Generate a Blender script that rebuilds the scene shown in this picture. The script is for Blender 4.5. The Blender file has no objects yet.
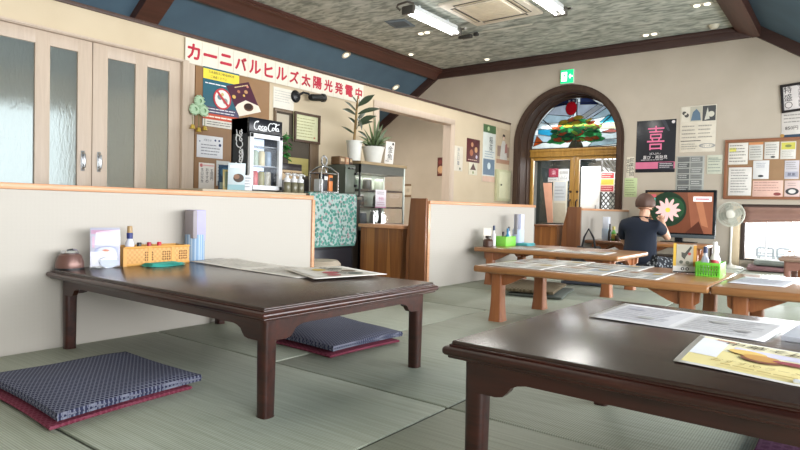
import bpy, bmesh, math, random
from mathutils import Vector, Matrix, Euler
random.seed(7)
SC = bpy.context.scene
COL = SC.collection
PI = math.pi

# ------------------------------------------------------------------ camera (solved from the photo's vanishing lines)
FPX = 597.27
CAMH = 0.67
def _rot(y, p, r):
    cy, sy, cp, sp, cr, sr = math.cos(y), math.sin(y), math.cos(p), math.sin(p), math.cos(r), math.sin(r)
    f = Vector((-sy*cp, cy*cp, sp)); rt = Vector((cy, sy, 0)); up = rt.cross(f)
    return cr*rt+sr*up, cr*up-sr*rt, f
RT, UP, FW = _rot(.649959, -.0284971, .0243492)
CP = Vector((0, 0, CAMH))
cam_d = bpy.data.cameras.new('camera'); cam = bpy.data.objects.new('camera', cam_d); COL.objects.link(cam)
cam_d.sensor_width = 36; cam_d.lens = FPX*36/800; cam_d.clip_start = .05; cam_d.clip_end = 200
cam.matrix_world = Matrix(((RT.x, UP.x, -FW.x, 0), (RT.y, UP.y, -FW.y, 0), (RT.z, UP.z, -FW.z, CAMH), (0, 0, 0, 1)))
SC.camera = cam
def ray(x, y): return RT*((x-400)/FPX)+UP*((225-y)/FPX)+FW
# where a measured sight line meets a real plane of the room (x = X, y = Y or z = Z)
def PX(x, y, X): d = ray(x, y); return CP+d*(X/d.x)
def PY(x, y, Y): d = ray(x, y); return CP+d*(Y/d.y)
def PZ(x, y, Z): d = ray(x, y); return CP+d*((Z-CAMH)/d.z)

XL, YF, XP, ZC = -4.6, 9.0, -2.82, 3.16      # left wall, far wall, half-wall face, flat ceiling

# ------------------------------------------------------------------ materials
def lin(h):
    h = h.lstrip('#'); v = [int(h[i:i+2], 16)/255 for i in (0, 2, 4)]
    return tuple(c/12.92 if c <= .04045 else ((c+.055)/1.055)**2.4 for c in v)+(1,)
class NT:
    def __init__(s, name):
        s.m = bpy.data.materials.new(name); s.m.use_nodes = True; s.t = s.m.node_tree
        s.b = s.t.nodes['Principled BSDF']; s.out = s.t.nodes['Material Output']
    def n(s, typ, **kw):
        nd = s.t.nodes.new(typ)
        for k, v in kw.items():
            if k in nd.inputs: nd.inputs[k].default_value = v
            else: setattr(nd, k, v)
        return nd
    def l(s, a, b): s.t.links.new(a, b)
    def coord(s, scale=(1, 1, 1), rot=(0, 0, 0)):
        c = s.n('ShaderNodeTexCoord'); mp = s.n('ShaderNodeMapping'); mp.inputs['Scale'].default_value = scale; mp.inputs['Rotation'].default_value = rot
        s.l(c.outputs['Object'], mp.inputs['Vector']); return mp.outputs['Vector']
    def ramp(s, fac, stops, interp='LINEAR'):
        r = s.n('ShaderNodeValToRGB'); r.color_ramp.interpolation = interp
        while len(r.color_ramp.elements) < len(stops): r.color_ramp.elements.new(.5)
        for e, (p, c) in zip(r.color_ramp.elements, stops): e.position = p; e.color = lin(c) if isinstance(c, str) else c
        s.l(fac, r.inputs['Fac']); return r.outputs['Color']
    def mix(s, fac, a, b, typ='MIX'):
        m = s.n('ShaderNodeMix', data_type='RGBA', blend_type=typ)
        for i, v in ((0, fac), (6, a), (7, b)):
            if hasattr(v, 'default_value') or hasattr(v, 'is_output'): s.l(v, m.inputs[i])
            else: m.inputs[i].default_value = lin(v) if isinstance(v, str) else v
        return m.outputs[2]
    def math(s, op, a, b=0):
        m = s.n('ShaderNodeMath', operation=op)
        for i, v in ((0, a), (1, b)):
            if hasattr(v, 'is_output'): s.l(v, m.inputs[i])
            else: m.inputs[i].default_value = v
        return m.outputs[0]
    def bump(s, h, strength=.3, dist=.01):
        b = s.n('ShaderNodeBump'); b.inputs['Strength'].default_value = strength; b.inputs['Distance'].default_value = dist
        s.l(h, b.inputs['Height']); s.l(b.outputs[0], s.b.inputs['Normal'])
    def base(s, c):
        if isinstance(c, str): s.b.inputs['Base Color'].default_value = lin(c)
        else: s.l(c, s.b.inputs['Base Color'])
    def pbr(s, rough=.5, metal=0, spec=.5, coat=0, trans=0, emit=0, ecol=None):
        i = s.b.inputs; i['Roughness'].default_value = rough; i['Metallic'].default_value = metal; i['Specular IOR Level'].default_value = spec
        i['Coat Weight'].default_value = coat; i['Coat Roughness'].default_value = .08; i['Transmission Weight'].default_value = trans
        if emit:
            i['Emission Strength'].default_value = emit; i['Emission Color'].default_value = lin(ecol)
_flat = {}
def C(h, rough=.6, metal=0, emit=0, vary=.06, spec=.4):
    k = (h, rough, metal, emit)
    if k not in _flat:
        t = NT('paint '+h); v = t.coord((1, 1, 1)); no = t.n('ShaderNodeTexNoise', Scale=9.0, Detail=3.0); t.l(v, no.inputs['Vector'])
        d = lin(h); lo = tuple(c*(1-vary) for c in d[:3])+(1,); hi = tuple(min(1, c*(1+vary)) for c in d[:3])+(1,)
        t.base(t.ramp(no.outputs['Fac'], [(.3, lo), (.7, hi)])); t.pbr(rough, metal, spec, emit=emit, ecol=h)
        _flat[k] = t.m
    return _flat[k]
def wood(name, c0, c1, scale=(3, 30, 30), rough=.4, coat=0., spec=.5, rot=(0, 0, 0), bump=.05):
    t = NT(name); v = t.coord(scale, rot); no = t.n('ShaderNodeTexNoise', Scale=1.0, Detail=6.0, Roughness=.6, Distortion=.8); t.l(v, no.inputs['Vector'])
    t.base(t.ramp(no.outputs['Fac'], [(.3, c0), (.68, c1)])); t.pbr(rough, spec=spec, coat=coat); t.bump(no.outputs['Fac'], bump, .004); return t.m
def plaster(name, c0, c1, sc=140, rough=.85, bump=.25, big=2.0):
    t = NT(name); v = t.coord(); a = t.n('ShaderNodeTexNoise', Scale=sc, Detail=4.0); b = t.n('ShaderNodeTexNoise', Scale=big, Detail=3.0); t.l(v, a.inputs['Vector']); t.l(v, b.inputs['Vector'])
    t.base(t.ramp(b.outputs['Fac'], [(.3, c0), (.7, c1)])); t.pbr(rough, spec=.25); t.bump(a.outputs['Fac'], bump, .003); return t.m
def glass(name, tint='#ffffff', rough=0., alpha=.18):
    t = NT(name); tr = t.n('ShaderNodeBsdfTransparent'); tr.inputs[0].default_value = lin(tint); gl = t.n('ShaderNodeBsdfGlossy'); gl.inputs['Roughness'].default_value = .03+rough
    lw = t.n('ShaderNodeLayerWeight'); pw = t.math('MULTIPLY', t.math('POWER', lw.outputs['Facing'], 5.0), .5); fr = t.n('ShaderNodeMath', operation='ADD'); t.l(pw, fr.inputs[0]); fr.inputs[1].default_value = .02; mx = t.n('ShaderNodeMixShader'); v = t.coord((4, 4, 4)); no = t.n('ShaderNodeTexNoise', Scale=2.0); t.l(v, no.inputs['Vector'])
    f2 = t.math('ADD', fr.outputs[0], t.math('MULTIPLY', no.outputs['Fac'], alpha*.3)); t.l(f2, mx.inputs[0]); t.l(tr.outputs[0], mx.inputs[1]); t.l(gl.outputs[0], mx.inputs[2]); t.l(mx.outputs[0], t.out.inputs['Surface']); return t.m

M = {}
M['wall_far'] = plaster('far wall plaster', '#b5ab9b', '#bfb5a6')
M['wall_left'] = plaster('left wall wallpaper', '#c4b499', '#cdbea4', 90)
M['cream_wood'] = wood('cream painted timber', '#bba997', '#c5b4a2', (40, 40, 3), .5, bump=.03)
M['dark_trim'] = wood('dark brown trim', '#3c2a24', '#4e3830', (4, 30, 30), .5)
M['beam'] = wood('red brown beam', '#43271f', '#553329', (20, 1.5, 20), .5)
M['beam_dark'] = wood('dark brown beam', '#38241f', '#452e28', (2, 20, 20), .55)
M['slope'] = plaster('slate blue slope', '#4f6678', '#567082', 60, .8, .15)
M['white_wall'] = plaster('kitchen wall', '#c6b8a4', '#cfc2b0')
# patterned ceiling paper
t = NT('clouded ceiling paper'); v = t.coord((6.0, 15, 1)); a = t.n('ShaderNodeTexNoise', Scale=1.0, Detail=2.0, Roughness=.5, Distortion=.6); t.l(v, a.inputs['Vector'])
b = t.n('ShaderNodeTexNoise', Scale=.35, Detail=1.0); t.l(v, b.inputs['Vector'])
c1 = t.ramp(a.outputs['Fac'], [(.34, '#90968f'), (.46, '#a6ada4'), (.56, '#bec3ba'), (.68, '#cacdc4')])
c2 = t.ramp(b.outputs['Fac'], [(.4, '#ffffff'), (.7, '#e3e4e2')]); t.base(t.mix(1.0, c1, c2, 'MULTIPLY')); t.pbr(.8, spec=.2); M['ceiling'] = t.m
# half-wall vinyl paper with a small dot
t = NT('off white dotted wallpaper'); v = t.coord((1, 1, 1)); vo = t.n('ShaderNodeTexVoronoi', Scale=55.0); vo.inputs['Randomness'].default_value = .15; t.l(v, vo.inputs['Vector'])
t.base(t.ramp(vo.outputs['Distance'], [(.12, '#aaa49a'), (.32, '#b1aba1')])); t.pbr(.55, spec=.4); t.bump(vo.outputs['Distance'], .10, .003); M['paper_wall'] = t.m
M['cap'] = wood('salmon oak cap', '#b9835c', '#cf9a72', (30, 3, 30), .45, .2)
M['panel_wood'] = None
def plank(name, c0, c1, c2, rot=(0, 0, 0), sc=9.0):
    t = NT(name); v = t.coord((sc, sc, .35), rot); vo = t.n('ShaderNodeTexVoronoi', Scale=1.0, feature='F1'); vo.inputs['Randomness'].default_value = .9; t.l(v, vo.inputs['Vector'])
    v2 = t.coord((60, 60, 3), rot); no = t.n('ShaderNodeTexNoise', Scale=1.0, Detail=4.0); t.l(v2, no.inputs['Vector'])
    sep = t.n('ShaderNodeSeparateColor'); t.l(vo.outputs['Color'], sep.inputs[0]); cc = t.ramp(sep.outputs[0], [(.1, c0), (.5, c1), (.9, c2)])
    t.base(t.mix(.3, cc, t.ramp(no.outputs['Fac'], [(.3, c0), (.7, c2)]))); t.pbr(.4, coat=.15); return t.m
M['panel_wood'] = plank('laminated walnut boards', '#6e4222', '#8a562b', '#a06a37', sc=16.0)
M['post_wood'] = plank('red brown boards', '#673f26', '#794c2c', '#875734')
def tatami(name, rot):
    t = NT(name); v = t.coord((1, 1, 1), (0, 0, rot)); w = t.n('ShaderNodeTexWave', wave_type='BANDS', bands_direction='X', Scale=42.0, Distortion=.4); w.inputs['Detail Scale'].default_value = 4.0; t.l(v, w.inputs['Vector'])
    v2 = t.coord((3, 90, 1), (0, 0, rot+PI/2)); n2 = t.n('ShaderNodeTexNoise', Scale=1.0, Detail=4.0); t.l(v2, n2.inputs['Vector']); v3 = t.coord((1, 1, 1)); n3 = t.n('ShaderNodeTexNoise', Scale=1.3, Detail=2.0); t.l(v3, n3.inputs['Vector'])
    a = t.ramp(w.outputs['Fac'], [(.2, '#9ea598'), (.7, '#b7bdaf')]); b = t.ramp(n2.outputs['Fac'], [(.3, '#dfe0da'), (.7, '#ffffff')]); c = t.ramp(n3.outputs['Fac'], [(.35, '#efeee6'), (.65, '#ffffff')])
    t.base(t.mix(1., t.mix(1., a, b, 'MULTIPLY'), c, 'MULTIPLY')); t.pbr(.5, spec=.5); t.bump(w.outputs['Fac'], .35, .003); return t.m
M['tatami_a'] = tatami('woven rush mat lengthwise', PI/2); M['tatami_b'] = tatami('woven rush mat crosswise', 0)
M['seam'] = C('#3f4236', .9)
M['dark_table'] = wood('dark lacquered wood', '#291c17', '#3a2a22', (2.5, 45, 45), .24, 0., .45, bump=.02)
M['dark_edge'] = wood('reddish lacquered wood', '#200c07', '#3e1a10', (3, 30, 30), .3, .1)
M['orange'] = wood('honey lacquered wood', '#8a5c36', '#a37244', (2.5, 35, 35), .32, .3)
M['orange_leg'] = wood('orange brown wood', '#8a5230', '#a0653c', (30, 30, 3), .38, .2)
M['brown_top'] = wood('brown table top', '#6b4a36', '#80593f', (2.5, 40, 40), .25, .3)
def asanoha(name, ground, line, sc, hi=.5):
    t = NT(name); out = None
    for k in range(3):
        w = t.n('ShaderNodeTexWave', wave_type='BANDS', bands_direction='X', Scale=sc); t.l(t.coord((1, 1, 1), (0, 0, k*PI/3)), w.inputs['Vector'])
        q = t.ramp(w.outputs['Fac'], [(.80, (0, 0, 0, 1)), (.97, (1, 1, 1, 1))]); out = q if out is None else t.mix(1., out, q, 'LIGHTEN')
    v = t.coord(); no = t.n('ShaderNodeTexNoise', Scale=60.0); t.l(v, no.inputs['Vector'])
    t.base(t.mix(t.math('MULTIPLY', out, hi), ground, line)); t.pbr(.9, spec=.15); t.bump(no.outputs['Fac'], .2, .003); return t.m
M['navy_cloth'] = asanoha('navy star pattern cloth', '#2b2e44', '#a0a2b0', 25, .42)
M['crimson_cloth'] = asanoha('crimson cloth', '#6b2c3c', '#8d5160', 20, .5)
M['purple_cloth'] = asanoha('deep purple cloth', '#4a2441', '#6b4763', 12, .5)
M['brown_cloth'] = asanoha('olive brown cloth', '#574c3b', '#857963', 12, .7)
M['grey_cloth'] = asanoha('dull grey cloth', '#5f645e', '#7b8079', 20, .4)
M['black'] = C('#16171b', .35); M['chrome'] = C('#c9ccd0', .18, 1.); M['steel'] = C('#a5a8aa', .3, 1.); M['white_pl'] = C('#e8e6e2', .4); M['gold'] = wood('golden varnished wood', '#a97c35', '#c79a4c', (30, 30, 2), .35, .3)
M['glass'] = glass('clear glass'); M['bronze'] = wood('bronze brown frame', '#3a2a22', '#4a382d', (20, 20, 2), .6, .0, .25)
# rain patterned glass
t = NT('patterned privacy glass'); v = t.coord((60, 60, 16)); no = t.n('ShaderNodeTexNoise', Scale=1.0, Detail=3.0, Distortion=.6); t.l(v, no.inputs['Vector'])
t.base('#bcc4c0'); t.pbr(.30, trans=.8, spec=.5); t.b.inputs['IOR'].default_value = 1.12; t.bump(no.outputs['Fac'], .45, .02); M['rain_glass'] = t.m

# ------------------------------------------------------------------ mesh builder
class MB:
    def __init__(s): s.bm = bmesh.new(); s.k = 0
    def _mark(s, before):
        for f in s.bm.faces:
            if f not in before: f.material_index = s.k
    def mat(s, k): s.k = k; return s
    def box(s, c, size, bev=0, R=None, seg=2):
        old = set(s.bm.faces)
        mt = Matrix.Translation(Vector(c)) @ (R.to_4x4() if R is not None else Matrix()) @ Matrix.Diagonal((size[0], size[1], size[2], 1))
        r = bmesh.ops.create_cube(s.bm, size=1, matrix=mt)
        if bev:
            es = list({e for v_ in r['verts'] for e in v_.link_edges})
            bmesh.ops.bevel(s.bm, geom=es, offset=min(bev, min(size)*.49), segments=seg, affect='EDGES', profile=.5)
        s._mark(old); return s
    def b2(s, x0, x1, y0, y1, z0, z1, bev=0): return s.box(((x0+x1)/2, (y0+y1)/2, (z0+z1)/2), (abs(x1-x0), abs(y1-y0), abs(z1-z0)), bev)
    def prism(s, pts, axis, a0, a1, mtx=None):
        old = set(s.bm.faces)
        def P(p, a):
            q = {'x': (a, p[0], p[1]), 'y': (p[0], a, p[1]), 'z': (p[0], p[1], a)}[axis]
            q = Vector(q); return mtx @ q if mtx is not None else q
        A = [s.bm.verts.new(P(p, a0)) for p in pts]; B = [s.bm.verts.new(P(p, a1)) for p in pts]; n = len(pts)
        s.bm.faces.new(A); s.bm.faces.new(B[::-1])
        for i in range(n): s.bm.faces.new((A[i], B[i], B[(i+1) % n], A[(i+1) % n]))
        s._mark(old); return s
    def lathe(s, prof, c=(0, 0, 0), n=20, R=None):
        old = set(s.bm.faces); c = Vector(c); rings = []
        for r, z in prof:
            ring = []
            for i in range(n if r > 1e-6 else 1):
                a = 2*PI*i/n; p = Vector((r*math.cos(a), r*math.sin(a), z)); p = R @ p if R is not None else p; ring.append(s.bm.verts.new(c+p))
            rings.append(ring)
        for a, b in zip(rings, rings[1:]):
            m = max(len(a), len(b))
            for i in range(m):
                j = (i+1) % m
                q = [a[i % len(a)], a[j % len(a)], b[j % len(b)], b[i % len(b)]]; q2 = []
                for v_ in q:
                    if v_ not in q2: q2.append(v_)
                if len(q2) > 2: s.bm.faces.new(q2)
        for ring in (rings[0], rings[-1]):
            if len(ring) > 2: s.bm.faces.new(ring)
        s._mark(old); return s
    def tube(s, pts, r, n=8, flat=1.):
        old = set(s.bm.faces); pts = [Vector(p) for p in pts]; rings = []; up = None
        for i, p in enumerate(pts):
            d = (pts[min(i+1, len(pts)-1)]-pts[max(i-1, 0)]).normalized()
            if up is None: up = d.cross(Vector((0, 0, 1)) if abs(d.z) < .9 else Vector((1, 0, 0))).normalized()
            else: up = (up-d*up.dot(d)).normalized()
            w = d.cross(up); rr = r[i] if isinstance(r, (list, tuple)) else r
            rings.append([s.bm.verts.new(p+up*rr*math.cos(2*PI*k/n)+w*rr*flat*math.sin(2*PI*k/n)) for k in range(n)])
        for a, b in zip(rings, rings[1:]):
            for i in range(n): s.bm.faces.new((a[i], a[(i+1) % n], b[(i+1) % n], b[i]))
        s.bm.faces.new(rings[0][::-1]); s.bm.faces.new(rings[-1]); s._mark(old); return s
    def grid(s, fn, nu, nv, closed=False):
        old = set(s.bm.faces); V = [[s.bm.verts.new(fn(i/nu, j/nv)) for j in range(nv+1)] for i in range(nu+1)]
        for i in range(nu):
            for j in range(nv): s.bm.faces.new((V[i][j], V[i+1][j], V[i+1][j+1], V[i][j+1]))
        s._mark(old); return s
    def poly(s, pts):
        old = set(s.bm.faces); s.bm.faces.new([s.bm.verts.new(p) for p in pts]); s._mark(old); return s
    def text(s, body, h, mtx, align='c', maxw=None, bold=0.):
        if bold > .012:
            for dx, dy in ((-.5, 0), (.5, 0), (0, .5), (0, -.5), (.35, .35), (-.35, -.35)): s.text(body, h, mtx @ Matrix.Translation((dx*bold*h, dy*bold*h, (dx+dy)*.0002)), align, maxw, 0.)
            return s
        bold = 0.
        vs, fs = glyphs(body, bold)
        x0 = min(v_[0] for v_ in vs); x1 = max(v_[0] for v_ in vs); y0 = min(v_[1] for v_ in vs); y1 = max(v_[1] for v_ in vs)
        k = h/(y1-y0); kx = k
        if maxw and (x1-x0)*k > maxw: kx = maxw/(x1-x0)
        ox = {'c': (x0+x1)/2, 'l': x0, 'r': x1}[align]; old = set(s.bm.faces)
        V = [s.bm.verts.new(mtx @ Vector(((v_[0]-ox)*kx, (v_[1]-(y0+y1)/2)*k, 0))) for v_ in vs]
        for f in fs:
            try: s.bm.faces.new([V[i] for i in f])
            except ValueError: pass
        s._mark(old); return s
    def build(s, name, mats, parent=None, world=False, smooth=30, recalc=True, origin=True):
        if recalc: bmesh.ops.recalc_face_normals(s.bm, faces=s.bm.faces[:])
        me = bpy.data.meshes.new(name); s.bm.to_mesh(me); s.bm.free()
        for m_ in (mats if isinstance(mats, (list, tuple)) else [mats]): me.materials.append(M[m_] if isinstance(m_, str) else m_)
        if smooth:
            for p in me.polygons: p.use_smooth = True
            me.set_sharp_from_angle(angle=math.radians(smooth))
        o = bpy.data.objects.new(name, me); COL.objects.link(o)
        if parent is not None:
            o.parent = parent
            if world: me.transform(wm(parent).inverted())
        elif origin:
            xs = [v_.co for v_ in me.vertices]; lo = Vector([min(c[i] for c in xs) for i in range(3)]); hi = Vector([max(c[i] for c in xs) for i in range(3)])
            c = Vector(((lo.x+hi.x)/2, (lo.y+hi.y)/2, lo.z)); me.transform(Matrix.Translation(-c)); o.location = c
        return o
def wm(o):
    m = o.matrix_basis.copy()
    while o.parent is not None: o = o.parent; m = o.matrix_basis @ m
    return m
_gl = {}
def glyphs(body, bold=0.):
    k = (body, bold)
    if k not in _gl:
        c = bpy.data.curves.new('lettering', 'FONT'); c.body = body; c.resolution_u = 2; c.offset = bold
        o = bpy.data.objects.new('lettering', c); COL.objects.link(o)
        dg = bpy.context.evaluated_depsgraph_get(); ev = o.evaluated_get(dg); me = ev.to_mesh()
        _gl[k] = ([tuple(v_.co) for v_ in me.vertices], [tuple(p.vertices) for p in me.polygons]); ev.to_mesh_clear()
        bpy.data.objects.remove(o); bpy.data.curves.remove(c)
    return _gl[k]
def tag(o, label=None, cat=None, group=None, kind=None):
    for k, v_ in (('label', label), ('category', cat), ('group', group), ('kind', kind)):
        if v_: o[k] = v_
    return o
def thing(name, label, cat, loc=(0, 0, 0), rz=0, group=None):
    o = bpy.data.objects.new(name, None); COL.objects.link(o); o.location = loc; o.rotation_euler = (0, 0, rz); o.empty_display_size = .1
    return tag(o, label, cat, group)
def struct(name, mb, mats, label=None, parent=None, smooth=30):
    o = mb.build(name, mats, parent, smooth=smooth, origin=False)
    if parent is None: tag(o, label, None, None, 'structure')
    return o
def dup(root, loc, rz=None, label=None):
    r = root.copy(); COL.objects.link(r); r.location = loc
    if rz is not None: r.rotation_euler = (0, 0, rz)
    if label: r['label'] = label
    for ch in list(root.children):
        c = ch.copy(); COL.objects.link(c); c.parent = r
        for g in list(ch.children):
            d = g.copy(); COL.objects.link(d); d.parent = c
    return r
# frames of reference: local x, y lie in the sheet, z points off it
FR = {'L': Matrix(((0, 0, 1), (1, 0, 0), (0, 1, 0))), 'F': Matrix(((1, 0, 0), (0, 0, -1), (0, 1, 0))), 'T': Matrix.Identity(3)}
def flatwork(o, w, h, els, z=.0012, par=None):
    """printed blocks and lettering of a sheet, as one or two child meshes in its own frame"""
    pr, le, pm, lm = MB(), MB(), [], []
    rnd = random.Random(hash((round(w, 3), len(els))) % 999)
    def slot(lst, c):
        if c not in lst: lst.append(c)
        return lst.index(c)
    X = lambda u: (u-.5)*w
    Y = lambda v_: (v_-.5)*h
    for i, e in enumerate(els):
        zz = z+i*.0004; k = e[0]
        if k == 'r':
            pr.mat(slot(pm, e[5])).poly([(X(e[1]), Y(e[2]), zz), (X(e[3]), Y(e[2]), zz), (X(e[3]), Y(e[4]), zz), (X(e[1]), Y(e[4]), zz)])
        elif k == 'p':
            pr.mat(slot(pm, e[2])).poly([(X(u), Y(v_), zz) for u, v_ in e[1]])
        elif k == 'd':
            pr.mat(slot(pm, e[4])).poly([(X(e[1])+e[3]*h*math.cos(a*PI/10)*(e[5] if len(e) > 5 else 1), Y(e[2])+e[3]*h*math.sin(a*PI/10), zz) for a in range(20)])
        elif k == 'ring':
            pr.mat(slot(pm, e[5]))
            for a in range(20):
                a0, a1 = a*PI/10, (a+1)*PI/10
                pr.poly([(X(e[1])+r*h*math.cos(q), Y(e[2])+r*h*math.sin(q), zz) for r, q in ((e[3], a0), (e[3], a1), (e[3]-e[4], a1), (e[3]-e[4], a0))])
        elif k == 't':
            le.mat(slot(lm, e[5])).text(e[1], e[4]*h, Matrix.Translation((X(e[2]), Y(e[3]), zz)), 'c', (e[6] if len(e) > 6 else .9)*w, .012)
        elif k == 'v':      # a column of characters
            n = len(e[1])
            for q, chh in enumerate(e[1]):
                le.mat(slot(lm, e[5])).text(chh, e[4]*h, Matrix.Translation((X(e[2]), Y(e[3])-q*e[4]*h*1.12, zz)), 'c', e[4]*h, .012)
        elif k == 'l':      # rows of small print
            lc = e[6]; v3 = [int(lc[q:q+2], 16) for q in (1, 3, 5)]
            if sum(v3) < 400: lc = '#%02x%02x%02x' % tuple(int(a_*.62+b_*.38) for a_, b_ in zip(v3, (208, 203, 193)))
            le.mat(slot(lm, lc)); n = e[5]
            for q in range(n):
                y = e[4]-(q+.5)*(e[4]-e[2])/n; hh = (e[4]-e[2])/n*.15; u = e[1]; end = e[3]-rnd.random()*.25*(e[3]-e[1])
                while u < end:
                    du = (e[3]-e[1])*(.07+.12*rnd.random()); u2 = min(end, u+du)
                    le.poly([(X(u), Y(y-hh), zz), (X(u2), Y(y-hh), zz), (X(u2), Y(y+hh), zz), (X(u), Y(y+hh), zz)]); u = u2+(e[3]-e[1])*.02
    if pm: pr.build('print_pattern', [C(c, .55) for c in pm], o, recalc=False, smooth=0)
    else: pr.bm.free()
    if lm: le.build('lettering', [C(c, .55) for c in lm], o, recalc=False, smooth=0)
    else: le.bm.free()
def sheet(name, label, cat, wall, q, els, base='#e6e2d8', thick=.004, group=None, frame=None, off=0., rz=0., parent=None, rough=.5, fw=.02):
    """a flat sheet on a wall; q = its box as measured, turned into metres on that wall"""
    x0, y0, x1, y1 = q; xm, ym = (x0+x1)/2, (y0+y1)/2
    if wall == 'L': P = lambda a, b: PX(a, b, XL+off); u = lambda p: p.y
    elif wall == 'F': P = lambda a, b: PY(a, b, YF-off); u = lambda p: p.x
    w = abs(u(P(x1, ym))-u(P(x0, ym))); h = abs(P(xm, y0).z-P(xm, y1).z); c = P(xm, ym)
    if wall == 'L': c = Vector((XL+off+.001, (u(P(x0, ym))+u(P(x1, ym)))/2, c.z))
    else: c = Vector(((u(P(x0, ym))+u(P(x1, ym)))/2, YF-off-.001, c.z))
    mb = MB().box((0, 0, thick/2), (w, h, thick), min(.001, thick*.3))
    o = mb.build(name, C(base, rough), parent, origin=False)
    o.matrix_basis = Matrix.Translation(c) @ (FR[wall] @ Matrix.Rotation(rz, 3, 'Z')).to_4x4()
    if parent is None: tag(o, label, cat, group)
    flatwork(o, w, h, els, thick+.0006)
    if frame:
        f = MB()
        for sx, sy, ww, hh in ((0, h/2-fw/2, w, fw), (0, -h/2+fw/2, w, fw), (w/2-fw/2, 0, fw, h-2*fw), (-w/2+fw/2, 0, fw, h-2*fw)): f.box((sx, sy, thick+.008), (ww, hh, .02), .003)
        f.build('frame', frame if frame in M else C(frame, .45), o)
    return o, w, h
# ------------------------------------------------------------------ the room shell
Y0 = -2.6
XR = 2.2
def slz(X): return 3.0-.66*(-6.06-X) if X < -6.06 else (3.0-.66*(X+1.1) if X > -1.1 else 3.0)
# floor: rush mats (one surface) with thin cloth seams
f = MB(); xs = [-2.86, -1.95, -1.07, -.15, .77, 1.69, 2.2]; f.mat(2).b2(-2.86, XR, Y0, YF, -.03, -.006)
ys = [-1.98, -.14, 1.70, 3.54, 5.38, 7.22, 9.0]
rnd = random.Random(3)
g = .006
def mats_row(y0, y1, mode):
    if mode == 'y':
        for a, b in zip(xs, xs[1:]): f.mat(0).b2(a+g, b-g, y0+g, y1-g, -.02, 0, .003)
    else:
        ym = (y0+y1)/2
        for q0, q1 in ((y0, ym), (ym, y1)):
            for a, b in ((-2.86, -1.07), (-1.07, .77), (.77, 2.2)): f.mat(1).b2(a+g, b-g, q0+g, q1-g, -.02, 0, .003)
mats_row(Y0, -1.98, 'y'); mats_row(-1.98, -.14, 'y'); mats_row(-.14, 1.70, 'x'); mats_row(1.70, 3.54, 'y'); mats_row(3.54, 5.38, 'x'); mats_row(5.38, 7.22, 'y'); mats_row(7.22, 9.0, 'x')
struct('floor', f, ['tatami_b', 'tatami_a', 'seam'], 'pale green woven rush mat floor with thin dark seams')
f = MB().b2(-7.6, -2.86, Y0, YF+.45, -.3, -.25); struct('floor_aisle', f, wood('aisle floor boards', '#6d5744', '#80684f', (2, 20, 20), .4), 'lower brown floor of the service aisle behind the half walls')
# far wall with the arched doorway and the low window
AX, AR, AS = -3.62, .785, 1.763
def arch(r, x0=AX, zs=AS, n=28): return [(x0-r*math.cos(PI*i/n), zs+r*math.sin(PI*i/n)) for i in range(n+1)]
f = MB(); WX = -1.185
f.prism([(-7.6, -.3), (AX-AR, -.3)]+arch(AR)+[(AX+AR, -.3), (WX, -.3), (WX, 3.2), (-6.0, 3.2), (-7.6, 2.3)], 'y', YF, YF+.45)
f.prism([(WX, .815), (XR, .815), (XR, 2.22), (.4, 2.22), (-1.1, 3.2), (WX, 3.2)], 'y', YF, YF+.45)
f.b2(WX, XR, YF, YF+.45, -.3, .1)
struct('wall_far', f, 'wall_far', 'beige plastered far wall under the gabled ceiling')
# left wall: a 2.1 m screen wall with sliding doors and a passage
f = MB(); T0, T1 = XL-.12, XL
f.b2(T0, T1, Y0, YF, 1.885, 2.09)
f.b2(T0, T1, 2.985, 5.56, -.25, 1.885); f.b2(T0, T1, 7.19, YF, -.25, 1.885)
struct('wall_left', f, 'wall_left', 'cream papered screen wall along the service aisle')
f = MB().b2(T0-.02, T1+.02, Y0, YF, 2.09, 2.118, .004); struct('trim_1', f, 'dark_trim', 'dark brown strip capping the cream screen wall')
f = MB(); f.b2(T1, T1+.015, 5.47, 5.555, -.2, 1.874, .003).b2(T1, T1+.015, 7.195, 7.28, -.2, 1.874, .003).b2(T1, T1+.015, 5.47, 7.28, 1.875, 1.95, .003); f.b2(T0, T1+.011, 5.556, 5.575, -.2, 1.869).b2(T0, T1+.011, 7.175, 7.194, -.2, 1.869).b2(T0, T1+.011, 5.556, 7.194, 1.87, 1.884)
struct('trim_2', f, 'cream_wood', 'cream casing around the open passage')
# other walls
f = MB().b2(-7.7, -7.6, Y0, YF, -.3, .55).b2(-7.7, -7.6, Y0, YF, 1.75, 2.6).b2(-7.7, -7.6, 3.4, YF, .55, 1.75).b2(-7.7, -7.6, Y0, -1.0, .55, 1.75); struct('wall_kitchen', f, 'white_wall', 'outer wall beyond the sliding doors')
f = MB().b2(-7.7, XR, Y0-.1, Y0, -.3, 3.3); struct('wall_back', f, 'wall_far', 'rear wall of the room')
f = MB().b2(XR, XR+.12, Y0, YF, -.3, .35).b2(XR, XR+.12, Y0, YF, 1.85, 2.4)
for y in (-2.6, -.7, 1.7, 4.1, 6.5, 8.85): f.b2(XR, XR+.12, y, y+.15, .35, 1.85)
struct('wall_right', f, 'wall_far', 'window wall on the daylight side')
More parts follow.
